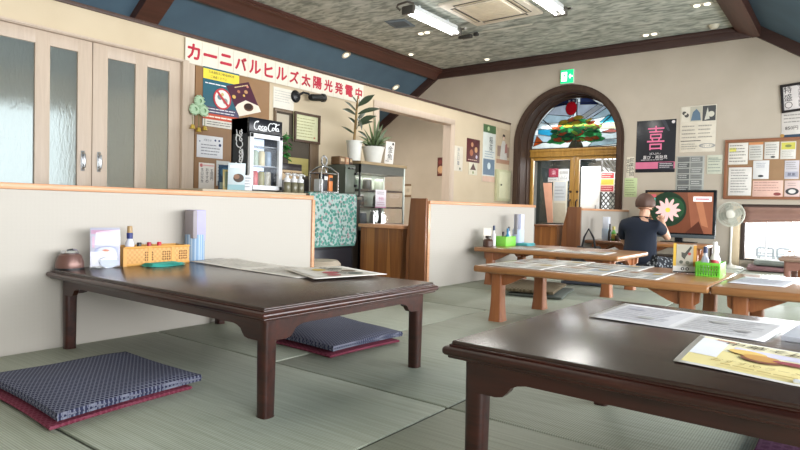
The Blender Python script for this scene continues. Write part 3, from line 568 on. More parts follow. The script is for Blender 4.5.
# clover ornament with bells
c0 = PX(199, 107, XL+.045); o = thing('clover_ornament', 'green clover wreath ornament with gold bells hung beside the cork panel', 'ornament', (c0.x, c0.y, c0.z-.15)); 
for a in (90, 210, 330):
    cc = Vector((.0, .052*math.cos(math.radians(a)), .15+.052*math.sin(math.radians(a))))
    m = MB().lathe([(.018, -.018), (.04, -.014), (.05, 0), (.04, .014), (.018, .018), (.016, 0)], cc, 18, Matrix.Rotation(PI/2, 3, 'Y'))
    for k in range(9): m.lathe([(0, -.012), (.014, 0), (0, .012)], cc+Vector((.008, .043*math.cos(k*.7), .043*math.sin(k*.7))), 6)
    m.build('leaf_ring', C('#b3cfae', .7), o)
for k, dy in enumerate((-.06, .0, .06)):
    zb = -.04-.02*(k == 1); MB().tube([(.0, dy, .09), (.0, dy, zb+.03)], .003, 5).build('ribbon', C('#6f7d50', .7), o); MB().lathe([(.002, .035), (.014, .03), (.018, .01), (.026, -.005), (.0, -.004)], (0, dy, zb), 12).build('bell', C('#d3b85a', .3, .8), o)
# hatch with framed opening, certificate
yA, yB = PX(273, 130, XL).y, PX(318, 130, XL).y
o = tag(MB().b2(XL-.0, XL+.02, yA, yB, 1.60, 1.63, .003).b2(XL, XL+.02, yA, yA+.03, .8, 1.60, .003).b2(XL, XL+.02, yB-.13, yB, .8, 1.60, .003).build('service_hatch', wood('hatch frame', '#5d4a36', '#74604a', (20, 20, 3)), origin=False), 'brown framed kitchen hatch with a flat back painted dim', 'hatch')
MB().b2(XL+.001, XL+.004, yA+.03, yB-.13, .8, 1.6).build('painted_dim_panel', C('#4b4338', .8), o); MB().b2(XL+.004, XL+.008, yA+.03, yA+.2, 1.36, 1.58).build('pale_panel', C('#b5ab98', .6), o); MB().b2(XL+.004, XL+.010, yA+.2, yB-.14, .98, 1.16, .002).build('yellow_panel', C('#a89c5e', .6), o); MB().b2(XL+.004, XL+.012, yA+.2, yB-.13, .80, .95, .002).build('dark_shelf', C('#241f1c', .6), o)  # flat panel; the dimness of the recess is put into its colour
sheet('framed_certificate', 'framed yellowed certificate hanging in the kitchen hatch', 'certificate', 'L', (293, 113.5, 318.8, 143), [('l', .12, .15, .88, .85, 7, '#9c9a76'), ('d', .8, .2, .03, '#b0523c')], '#c9c9a2', .01, frame='#4a3527', fw=.025, off=.022)
# black wall spot lamp
c0 = PX(295, 96.5, XL); c1 = PX(318, 100, XL); o = thing('wall_lamp', 'black spot lamp on a curved arm beneath the banner', 'lamp', (XL, c0.y, c0.z))
MB().lathe([(.0, 0), (.06, 0), (.064, .012), (.05, .03), (.02, .042), (0, .044)], (0, 0, 0), 20, Matrix.Rotation(PI/2, 3, 'Y')).build('wall_plate', 'black', o)
MB().tube([(.03, 0, 0), (.08, .04, .04), (.10, .09, .035), (.11, .13, 0)], .012, 8).build('arm', 'black', o)
MB().lathe([(0, 0), (.03, 0), (.036, .02), (.036, .16), (.044, .17), (.044, .2), (.03, .2), (.0, .19)], (.11, .11, .0), 16, Euler((-PI/2+.12, 0, 0)).to_matrix()).build('lamp_head', C('#20221f', .4), o)
# ------------------------------------------------------------------ ceiling fittings
c = PZ(480, 25, ZC); o = thing('air_conditioner', 'cream square cassette air conditioner in the ceiling', 'air conditioner', (-3.64, 6.53, ZC)); 
MB().box((0, 0, -.02), (.94, .95, .04), .012).build('panel', C('#e8e1d0', .45), o)
f = MB().box((0, 0, -.045), (.56, .56, .02), .01)
for k in range(9): f.box((0, -.22+k*.055, -.056), (.5, .012, .004))
f.build('intake_grille', C('#e0d5bd', .5), o)
for a in range(4):
    R = Matrix.Rotation(a*PI/2, 3, 'Z'); s = MB().box(R @ Vector((0, .36, -.041)), (.62, .07, .006) if a % 2 == 0 else (.07, .62, .006), .002).build('air_slot', C('#3b3833', .5), o)
    MB().box(R @ Vector((0, .365, -.046)), (.58, .034, .006) if a % 2 == 0 else (.034, .58, .006), .002).build('flap', C('#c9bea6', .45), s)
def tube_lamp(x, y0, y1, z, label):
    o = thing('fluorescent_lamp', label, 'ceiling lamp', (x, (y0+y1)/2, z), 0, 'twin tube ceiling lamps'); L = (y1-y0)/2
    MB().box((0, 0, .085), (.13, 2*L-.1, .06), .01).box((0, -L*.6, .14), (.03, .03, ZC-z-.1)).box((0, L*.6, .14), (.03, .03, ZC-z-.1)).build('housing', C('#d8dcdc', .4), o)
    for s in (-1, 1):
        MB().lathe([(0, -L+.03), (.016, -L+.03), (.016, L-.03), (0, L-.03)], (s*.045, 0, .03), 12, Matrix.Rotation(-PI/2, 3, 'X')).build('tube', C('#ffffff', .4, 0, 9.), o)
    for s in (-1, 1):
        f = MB().box((0, s*L, .05), (.17, .05, .10), .01)
        for q in (-1, 1): f.lathe([(0, -.02), (.026, -.02), (.03, .0), (.026, .03), (0, .03)], (q*.045, s*(L-.01), .03), 12, Matrix.Rotation(-PI/2, 3, 'X'))
        f.tube([(-.1, s*(L+.03), .05), (-.13, s*(L+.06), .09), (-.08, s*(L+.1), .1), (.06, s*(L+.1), .11), (.12, s*(L+.05), .09)], .014, 6)
        f.build('end_bracket', C('#6b6862', .35, .6), o)
a, b = PZ(406, 13, 3.02), PZ(458, 34, 3.02); tube_lamp((a.x+b.x)/2, a.y, b.y, 3.0, 'lit twin tube lamp left of the air conditioner')
a, b = PZ(528, -4, 3.02), PZ(564, 14, 3.02); tube_lamp((a.x+b.x)/2, a.y-.1, b.y, 3.0, 'lit twin tube lamp right of the air conditioner')
a, b = PZ(470, 34, ZC-.02), PZ(532, 24, ZC-.02); o = thing('ceiling_rail', 'thin pale rail with dark hooks beyond the air conditioner', 'rail', ((a.x+b.x)/2, (a.y+b.y)/2, ZC-.03))
MB().tube([a, b], .012, 6).build('bar', C('#b9b6a8', .4), o, world=True); MB().box(a-Vector((.05, 0, .03)), (.16, .07, .05), .01).box(a+Vector((.1, 0, -.02)), (.07, .05, .05), .01).box(a+Vector((-.16, .02, -.02)), (.07, .05, .04), .01).build('hook', C('#3f3d3a', .5), o, world=True)
def ceiling_sheet(name, label, cat, px, sx, sy, col):
    p = PZ(px[0], px[1], ZC); o = MB().box((0, 0, -.004), (sx, sy, .008), .002).build(name, C(col, .4), origin=False); o.location = (p.x, p.y, ZC); o.rotation_euler = (0, 0, .2); tag(o, label, cat)
    MB().box((0, 0, -.009), (sx*.7, sy*.6, .002)).build('grille', C('#56636b', .5), o)
ceiling_sheet('ceiling_vent', 'bluish flat vent plate in the ceiling beside the left lamp', 'vent', (400, 23.5), .30, .34, '#6d7f8c')
spots = [((424, 32), 'twin'), ((411, 53.5), 'one'), ((487, 58.5), 'one'), ((650, 33.5), 'twin'), ((702, 3.5), 'twin'), ((714, 25), 'dome')]
nm = ['small twin spot fitting beside the left ceiling lamp', 'tiny round spot near the left ceiling beam', 'tiny round spot near the far gable beam left of the exit sign', 'twin spot fitting near the far gable beam right of the exit sign', 'twin spot fitting at the top edge near the right ceiling beam', 'pale domed smoke detector by the right ceiling beam']
for (q, kind), lb in zip(spots, nm):
    p = PZ(q[0], q[1], ZC); o = thing('ceiling_spotlight' if kind != 'dome' else 'smoke_detector', lb, 'ceiling spot' if kind != 'dome' else 'smoke detector', (p.x, p.y, ZC))
    if kind == 'dome': MB().lathe([(.0, -.05), (.04, -.045), (.06, -.02), (.065, 0), (0, 0)], (0, 0, 0), 20).build('dome', C('#cfcbb8', .5), o); MB().lathe([(.065, 0), (.075, -.006), (.075, 0)], (0, 0, 0), 20).build('base', C('#bdb9a8', .5), o); continue
    n = 2 if kind == 'twin' else 1
    MB().box((0, 0, -.006), (.12*n, .11, .012), .004).build('plate', C('#b7b6aa', .4), o)
    for k in range(n): MB().lathe([(0, -.02), (.03, -.018), (.038, -.012), (.038, 0), (0, 0)], ((k-(n-1)/2)*.11, 0, -.01), 14).build('bulb', C('#fff6e0', .4, 0, 1.3), o)
# spots set in the blue slope
def on_slope(x, y):
    d = ray(x, y); t_ = (3.15+.66*6.07-CAMH)/(d.z-.66*d.x); return CP+d*t_
for (x, y), lb in (((346, 54.5), 'oval spot lamp in the blue slope above the plants'), ((395.5, 87), 'oval spot lamp in the blue slope near the passage')):
    p = on_slope(x, y); o = thing('slope_spotlight', lb, 'ceiling spot', p); R = Matrix.Rotation(-math.atan(.66), 3, 'Y')
    MB().lathe([(.05, 0), (.07, -.004), (.075, -.012), (.06, -.016), (.045, -.012)], (0, 0, 0), 20, R).build('rim', C('#c9c5b6', .35), o); MB().lathe([(0, -.008), (.045, -.008), (.045, -.016), (0, -.02)], (0, 0, 0), 16, R).build('bulb', C('#e9e2cc', .4, 0, .9), o)

# ------------------------------------------------------------------ low tables
def dark_table(name, label, x0, x1, y0, y1, H, rz=0., off=(0, 0)):
    cx, cy = (x0+x1)/2, (y0+y1)/2; L, W = (x1-x0)/2, (y1-y0)/2
    o = thing(name, label, 'table', (cx, cy, 0), rz)
    def slab(dx, z0, z1, bev): return MB().box((0, 0, (z0+z1)/2), (2*(L-dx), 2*(W-dx), z1-z0), bev, seg=3)
    m = slab(.018, H-.012, H, .005).mat(0)
    top = m.build('table_top', 'dark_table', o)
    m = MB().box((0, 0, H-.011), (2*(L-.014), 2*(W-.014), .006), .003).box((0, 0, H-.0235), (2*L, 2*W, .021), .010, seg=4).box((0, 0, H-.037), (2*(L-.012), 2*(W-.012), .008), .003)
    m.build('moulded_edge', 'dark_edge', top)
    lx, ly = L-.045, W-.048
    s = .075
    for sx in (-1, 1):
        for sy in (-1, 1):
            l = MB(); R = None
            pr = []
            for z, k in ((0, .040), (.004, .044), (.02, .044), (H-.044, .049)): pr.append((k, z))
            def fn(u, v_, pr=pr, sx=sx, sy=sy):
                z = pr[0][1]+(pr[-1][1]-pr[0][1])*v_; k = .0235+.003*v_ ; a = u*2*PI; ex = .6
                cc, ss = math.cos(a), math.sin(a); return Vector((sx*(lx-.02)+k*math.copysign(abs(cc)**ex, cc), sy*(ly-.02)+k*math.copysign(abs(ss)**ex, ss), z))
            l.grid(fn, 28, 3); l.box((sx*(lx-.02), sy*(ly-.02), .002), (.04, .04, .003)); bmesh.ops.remove_doubles(l.bm, verts=l.bm.verts[:], dist=.0004)
            l.build('leg', 'dark_edge', o, smooth=50)
    def apron(axis, half, off):
        zt, zb, zc = H-.040, H-.078, H-.118; a = half
        pts = [(-a, zt), (a, zt), (a, zc)]
        prof = [(.060, zc), (.078, zc+.004), (.09, zc+.016), (.098, zc+.028), (.115, zb-.004), (.135, zb)]
        pts += [(a-d, z) for d, z in prof]+[(-a+d, z) for d, z in prof[::-1]]+[(-a, zc)]
        m = MB()
        for s_ in (-1, 1):
            m = MB().prism(pts, axis, s_*off-.011, s_*off+.011); m.build('apron', 'dark_edge', o)
    apron('y', lx-.02, ly-.005); apron('x', ly-.02, lx-.005)
    for ch in o.children:
        if ch.name.startswith(('leg', 'apron')): ch.location = (off[0], off[1], 0)
    return o
TH = .362
TL = dark_table('low_table', 'dark lacquered low table against the off white half wall', -2.85, -1.375, 1.155, 2.095, TH, 0., (-.02, .018))
TF = dark_table('low_table', 'dark lacquered low table nearest the camera with large flyers', -.755, .72, 1.16, 2.15, TH, -.015)

def orange_table(name, label, x0, x1, y0, y1, H, top='orange'):
    cx, cy = (x0+x1)/2, (y0+y1)/2; L, W = (x1-x0)/2, (y1-y0)/2
    o = thing(name, label, 'table', (cx, cy, 0), 0, 'honey coloured low dining tables')
    MB().box((0, 0, H-.02), (2*L, 2*W, .04), .014, seg=4).build('table_top', top, o)
    lx, ly = L-.115, W-.115
    for sx in (-1, 1):
        for sy in (-1, 1):
            def fn(u, v_, sx=sx, sy=sy):
                z = (H-.04)*v_; k = .030+.015*(1-v_)**3+.006*v_; a = u*2*PI; cc, ss = math.cos(a), math.sin(a); return Vector((sx*lx+k*math.copysign(abs(cc)**.3, cc), sy*ly+k*math.copysign(abs(ss)**.3, ss), z))
            m = MB().grid(fn, 28, 6); m.box((sx*lx, sy*ly, .002), (.08, .08, .003)); bmesh.ops.remove_doubles(m.bm, verts=m.bm.verts[:], dist=.0004); m.build('leg', 'orange_leg', o, smooth=50)
            pts = [(sx*(lx+.06), H-.04), (sx*(lx-.20), H-.04), (sx*(lx-.18), H-.055), (sx*(lx-.09), H-.10), (sx*(lx-.05), H-.115), (sx*(lx+.035), H-.115), (sx*(lx+.055), H-.10)]
            MB().prism(pts, 'y', sy*(ly)-.018, sy*(ly)+.018).build('bracket', 'orange_leg', o)
        a = ly; zt, zc = H-.04, H-.115
        pts = [(-a, zt), (a, zt), (a, zc), (a-.09, zc), (a-.12, zc+.02), (a-.16, zt-.028), (-a+.16, zt-.028), (-a+.12, zc+.02), (-a+.09, zc), (-a, zc)]
        MB().prism(pts, 'x', sx*lx-.014, sx*lx+.014).build('end_rail', 'orange_leg', o)
    return o
OH = .337
orange_table('low_dining_table', 'honey wood low table with green basket, placemats and menu stand', -1.82, -.535, 3.13, 3.97, OH)
orange_table('low_dining_table', 'honey wood low table at the right with one white sheet on it', -.53, .76, 3.13, 3.97, OH)
orange_table('low_dining_table', 'honey wood low table by the middle half wall with a green box', -2.72, -1.44, 4.68, 5.54, OH)
orange_table('low_dining_table', 'low wooden table in front of the television where the person leans', -2.0, -1.26, 7.03, 7.55, .345)
orange_table('low_dining_table', 'small wooden low table with bottles against the far half wall', -2.62, -2.02, 7.18, 7.75, .337, 'brown_top')
p = PZ(784, 252, OH); orange_table('low_dining_table', 'orange low table at the right edge near the bright window', PY(787, 249, 7.0).x, PY(787, 249, 7.0).x+1.2, 7.0, 7.7, OH)
M['glare_top'] = wood('lacquer painted with glare', '#8d7263', '#a58a78', (2.5, 40, 40), .3, .2); M['glare_wood'] = wood('wood painted with glare', '#7a5347', '#8d6456', (3, 30, 30), .4, .2)  # dark table wood made paler: window glare is put into these colours
def plain_dark(name, label, x0, x1, y0, y1, H):
    o = dark_table(name, label, x0, x1, y0, y1, H)
    for ch in o.children:
        for q in [ch]+list(ch.children): q.data.materials[0] = M['glare_top'] if ch.name.startswith('table_top') else M['glare_wood']
    return o
plain_dark('low_table', 'reddish dark low table at the right edge beside stacked cushions', -.5, .9, 5.93, 6.85, .34)

# ------------------------------------------------------------------ floor cushions
def cushion(name, label, cs, z0, h, mat, group=None, piping=None, seed=1):
    """cs: four corners on the mats"""
    cx = sum(c.x for c in cs)/4; cy = sum(c.y for c in cs)/4; o = None; q = [Vector((c.x-cx, c.y-cy, 0)) for c in cs]; rn = random.Random(seed); ph = rn.random()*6
    m = MB(); N = 18
    def bil(u, v_): return q[0]*(1-u)*(1-v_)+q[1]*u*(1-v_)+q[2]*u*v_+q[3]*(1-u)*v_
    def edge(t): return (1-abs(2*t-1)**3.2)
    def pt(u, v_, s):
        p = bil(u, v_); k = (max(0, edge(u))*max(0, edge(v_)))**.33; wob = .004*math.sin(7*u+ph)*math.cos(6*v_+ph)
        inw = 1-.035*(1-abs(2*u-1)**2)*(abs(2*v_-1) > .999)-.035*(1-abs(2*v_-1)**2)*(abs(2*u-1) > .999)
        p = p*inw; p.z = h/2+s*(h/2*(.50+.50*k))+wob*k*(s > 0)
        if s < 0: p.z = max(0.0, p.z)
        return p
    for s in (1, -1): m.grid(lambda u, v_: pt(u, v_, s), N, N)
    bmesh.ops.remove_doubles(m.bm, verts=m.bm.verts[:], dist=.0005)
    # side wall between the two skins
    be = [e for e in m.bm.edges if len(e.link_faces) == 1]
    if be: bmesh.ops.bridge_loops(m.bm, edges=be)
    o = m.build(name, mat, origin=False, smooth=60); o.location = (cx, cy, z0); tag(o, label, 'cushion', group)
    ring = []
    for k in range(4*N):
        t_ = (k % N)/N; u, v_ = [(t_, 0), (1, t_), (1-t_, 1), (0, 1-t_)][k//N]; p = pt(u, v_, 1); p.z = h*.5; ring.append(p)
    MB().tube(ring+[ring[0]], .004, 5).build('piping', piping or mat, o)
    for c_, dr in () and zip((pt(0, 0, 1), pt(1, 0, 1), pt(1, 1, 1), pt(0, 1, 1)), q):
        d = dr.normalized(); t2 = MB()
        for a in (-.35, 0, .35):
            dd = Matrix.Rotation(a, 3, 'Z') @ d; t2.tube([Vector((c_.x, c_.y, h*.5)), Vector((c_.x, c_.y, h*.45))+dd*.02, Vector((c_.x, c_.y, max(.004, h*.3)))+dd*.035], .002, 4)
        t2.build('tassel', piping or mat, o)
    return o
def crn(*px, z=0): return [PZ(x, y, z) for x, y in px]
def expand(cs, k, dx=0, dy=0):
    c = sum(cs, Vector((0, 0, 0)))/4; return [c+(p-c)*k+Vector((dx, dy, 0)) for p in cs]
def square(cx, cy, s, rz): return [Vector((cx, cy, 0))+Matrix.Rotation(rz, 3, 'Z') @ Vector((a*s/2, b*s/2, 0)) for a, b in ((-1, -1), (1, -1), (1, 1), (-1, 1))]
G = 'floor cushions stacked in pairs'
A = [Vector((-2.39, .775, 0)), Vector((-1.80, .765, 0)), Vector((-1.845, 1.27, 0)), Vector((-2.36, 1.265, 0))]
cushion('floor_cushion', 'crimson floor cushion beneath the navy one left of the dark table', expand(A, .97, -.01, -.02), 0, .021, 'crimson_cloth', G, seed=3)
cushion('floor_cushion', 'navy star patterned floor cushion in front of the dark table', A, .022, .044, 'navy_cloth', G, seed=4)
A = [Vector((-2.36, 1.93, 0)), Vector((-1.80, 1.905, 0)), Vector((-1.77, 2.37, 0)), Vector((-2.30, 2.47, 0))]
cushion('floor_cushion', 'crimson floor cushion beneath the navy one behind the dark table', expand(A, .98, .0, -.015), 0, .021, 'crimson_cloth', G, seed=5)
cushion('floor_cushion', 'navy star patterned floor cushion behind the dark table', A, .022, .044, 'navy_cloth', G, seed=6)
p = PZ(742, 437, .05); A = square(p.x+.29, p.y+.27, .54, .05)
cushion('floor_cushion', 'purple floor cushion under the nearest table', A, 0, .04, 'purple_cloth', seed=7)
A = crn((499, 291), (553, 296), (566, 287), (520, 282.5), z=.03)
cushion('floor_cushion', 'olive brown patterned cushion on the mats between the honey tables', A, .028, .04, 'brown_cloth', G, seed=8)
cushion('floor_cushion', 'pale lower cushion under the olive brown one', expand(A, 1.0, .06, .02), 0, .027, 'grey_cloth', G, seed=9)
A = crn((561, 282), (603, 285), (625, 281), (585, 277.5), z=.02)
cushion('floor_cushion', 'dark navy flat cushion under the middle half wall table', A, 0, .04, C('#3b3d44', .9), seed=10)
p = PZ(769, 272.5, .0)
cushion('floor_cushion', 'dull pink cushion beneath the grey one by the bright window', square(p.x, p.y+.25, .52, .1), 0, .065, C('#8c6a6c', .9), G, seed=11)
cushion('floor_cushion', 'grey cushion lying on the pink one by the bright window', square(p.x+.03, p.y+.25, .44, .1), .067, .075, C('#7d827c', .9), G, seed=12)
# ------------------------------------------------------------------ things on the dark table by the half wall
def dep(p): return FW.dot(Vector(p)-CP)/FPX       # metres per pixel at p
def snap(x, y, X0, z): p = PX(x, y, X0); return Vector((X0, p.y, z))
p = snap(73, 263.5, -2.79, TH); p.y -= .014; k = dep(p); r = 13*k
o = thing('sugar_pot', 'copper brown domed pot with chrome lid at the table end', 'pot', p)
MB().lathe([(0, 0), (r*.98, 0), (r, .006), (r*.97, .35*r*2*.8), (r*.8, r*1.05), (r*.5, r*1.25), (0, r*1.28)], (0, 0, 0), 28).build('body', C('#6d5048', .3, .35), o)
l = MB().lathe([(0, r*1.2), (r*.62, r*1.16), (r*.66, r*1.25), (r*.5, r*1.42), (0, r*1.46)], (0, 0, 0), 24).build('lid', 'chrome', o); MB().tube([(r*.3, -r*.35, r*1.42), (r*.42, 0, r*1.5), (r*.3, r*.35, r*1.42)], .006, 6).build('lid_clip', 'chrome', l)
MB().lathe([(0, -.0), (r*1.02, 0), (r*1.02, .006), (0, .006)], (0, 0, 0), 24).build('base_ring', 'black', o)
p = snap(102.5, 264, -2.74, TH); p.y += .012; k = dep(p); w, h = 27*k, 40*k
o = thing('menu_stand', 'white and lilac menu card in a clear stand beside the copper pot', 'menu stand', p, PI/2-.35)
c = MB().box((0, 0, h/2+.004), (w, .003, h-.008), .001).build('menu_card', C('#b3b3c4', .4), o); c.rotation_euler = (-.06, 0, 0); 
cc = bpy.data.objects.new('card_front', None)
bpy.data.objects.remove(cc)
def front(o_, w_, h_, els, y=-.004, z=0.0, rx=0.):
    """print on the upright face (towards local -y) of a part"""
    hld = bpy.data.objects.new('print', None); COL.objects.link(hld); hld.matrix_basis = Matrix.Translation((0, y, z)) @ Matrix(((1, 0, 0), (0, 0, -1), (0, 1, 0))).to_4x4()
    flatwork(hld, w_, h_, els, .0004)
    for ch in list(hld.children):
        ch.data.transform(hld.matrix_basis); ch.parent = o_; ch.matrix_parent_inverse = Matrix()
    bpy.data.objects.remove(hld)
front(c, w*.94, h*.94, [('r', 0, .86, 1, .97, '#bd93b0'), ('l', .1, .87, .9, .96, 1, '#a05f85'), ('t', 'デザート', .5, .74, .09, '#4a6ea0', .7), ('l', .15, .6, .85, .68, 2, '#8c97b5'), ('d', .55, .42, .12, '#9299bd', 2.4), ('d', .55, .43, .09, '#c9cdd6', 2.4), ('d', .52, .42, .04, '#c46f4a', 2.), ('d', .62, .12, .16, '#5f6270', 1.5), ('d', .64, .11, .15, '#bfc7d4', 1.5), ('r', .04, .5, .12, .8, '#c79ab5')], -.003, h/2)
MB().box((0, -.012, .003), (w*1.05, .05, .005), .001).box((0, -.0055, h*.5), (w, .002, h), .0005).build('clear_stand', 'glass', o)
pa, pb = snap(118, 262, -2.785, TH), snap(182, 260, -2.785, TH); bl = pb.y-pa.y; k = dep((pa+pb)/2); bh = 17.5*k; bw = .12
o = thing('wicker_basket', 'honey coloured woven basket holding condiment bottles', 'basket', ((-2.785), (pa.y+pb.y)/2, TH))
t = NT('woven rattan'); v = t.coord((1, 1, 1)); ck = t.n('ShaderNodeTexChecker', Scale=85.0); ck.inputs[1].default_value = lin('#cf9c5c'); ck.inputs[2].default_value = lin('#a9783f'); t.l(v, ck.inputs[0]); w_ = t.n('ShaderNodeTexWave', Scale=30.0); t.l(v, w_.inputs[0])
t.base(t.mix(.55, ck.outputs[0], t.ramp(w_.outputs['Fac'], [(.3, '#cf9b58'), (.7, '#dcae6d')]))); t.pbr(.6); t.bump(ck.outputs[1], .5, .004); M['rattan'] = t.m
f = MB(); f.box((0, 0, .004), (bw, bl, .008))
for sx in (-1, 1): f.box((sx*bw/2, 0, bh/2), (.008, bl, bh), .003)
for sy in (-1, 1): f.box((0, sy*bl/2, bh/2), (bw, .008, bh), .003)
f.build('woven_body', 'rattan', o); f = MB()
for z in (.006, bh): f.tube([(-bw/2, -bl/2, z), (bw/2, -bl/2, z), (bw/2, bl/2, z), (-bw/2, bl/2, z), (-bw/2, -bl/2, z)], .007, 6)
for q in range(12):
    y = -bl/2+bl*q/11
    if q % 4 == 0: f.box((bw/2+.003, y, bh/2), (.006, .018, bh))
f.build('rim', C('#c9954f', .5), o)
f = MB()
for blk in range(3):
    for a in range(4):
        for b in range(4): f.box((bw/2+.0045, -bl*.2+blk*bl*.27+a*.012, bh*.3+b*.012), (.002, .006, .007))
f.build('open_weave', C('#5a3a1c', .8), o)
def bottle(name, label, cat, loc, r, h, body, cap, capc, prof=None, group=None, bandc=None):
    o = thing(name, label, cat, loc, 0, group); hb = h*.62
    MB().lathe(prof or [(0, 0), (r*.95, 0), (r, .004), (r, hb*.8), (r*.8, hb*.95), (r*.5, hb*1.08), (r*.48, h*.78), (0, h*.78)], (0, 0, 0), 18).build('body', body if not isinstance(body, str) or body in M else C(body, .25), o)
    MB().lathe([(0, h*.76), (r*.58, h*.76), (r*.58, h*.97), (r*.5, h), (0, h)], (0, 0, 0), 14).build('cap', C(capc, .35), o)
    if bandc: MB().lathe([(r*1.02, hb*.2), (r*1.03, hb*.22), (r*1.03, hb*.7), (r*1.02, hb*.72)], (0, 0, 0), 18).build('wrapper', C(bandc, .45), o)
    return o
yb = pa.y
P0 = snap(129.5, 255, -2.785, TH+.01); bottle('condiment_bottle', 'tall white bottle with navy and tan cap in the wicker basket', 'bottle', P0, .021, bh*2.05, C('#cfd2df', .3), 0, '#a98a5c', bandc='#b9bfd8'); MB().lathe([(.0135, bh*1.35), (.0142, bh*1.36), (.0145, bh*1.66), (.012, bh*1.68)], (0, 0, 0), 14).build('navy_neck', C('#25306f', .4), [o_ for o_ in bpy.data.objects if o_.get('label') == 'tall white bottle with navy and tan cap in the wicker basket'][0])
for x, cc_, lb in ((139, '#1f1e22', 'short bottle with a black cap in the wicker basket'), (149, '#a3233c', 'short bottle with a red cap next to the black capped one'), (159, '#c0283c', 'short bottle with a red cap nearest the white dispenser')):
    q = snap(x, 255, -2.785, TH+.01); bottle('condiment_bottle', lb, 'bottle', q, .019, bh*1.12, C('#3a2a24', .2), 0, cc_, group='short capped bottles in the wicker basket', prof=[(0, 0), (.018, 0), (.019, .004), (.019, bh*.75), (.016, bh*.88), (.0, bh*.88)])
p = snap(194.5, 258.5, -2.79, TH); k = dep(p); h = 51*k; r = 9.5*k
o = thing('chopstick_holder', 'tall lilac white paper holder with blue lace print in front of half wall', 'holder', p)
MB().lathe([(0, 0), (r*.95, 0), (r, .005), (r, h*.52), (r*.96, h*.52)], (0, 0, 0), 24).build('cup', None or asanoha('blue lace print', '#a9bac8', '#5f86b0', 30, .7), o)
f = MB().box((.0, r*.12, h*.70), (r*1.7, r*1.25, h*.6), .004); f.build('paper_bundle', C('#a5a1c2', .5), o)
MB().box((.01, -r*.62, h*.72), (r*1.6, r*.5, h*.54), .004).build('grey_bundle', C('#918a8e', .5), o)
# folded teal cloth
def folded(name, label, cat, c, sx, sy, h, rz, col, n=3):
    o = MB(); rn = random.Random(5)
    for i in range(n):
        def fn(u, v_, i=i): return Vector(((u-.5)*sx*(1-.05*i), (v_-.5)*sy*(1-.06*i)+.004*i, h*(i+.1)/n+h*.8/n*(1-(2*u-1)**8)*(1-(2*v_-1)**8)+.0015*math.sin(9*u+5*v_+i)))
        o.grid(fn, 14, 10); o.box((0, 0, h*(i+.3)/n), (sx*.95*(1-.05*i), sy*.93*(1-.06*i), h*.5/n), .002)
    m = o.build(name, C(col, .9), origin=False, smooth=50); m.location = c; m.rotation_euler = (0, 0, rz); return tag(m, label, cat)
p = (PZ(143, 264, TH)+PZ(183, 262.5, TH))/2; folded('folded_cloth', 'folded teal table cloth in front of the wicker basket', 'cloth', (-2.67, p.y-.06, TH+.001), .10, .19, .014, .0, '#3fa79a')
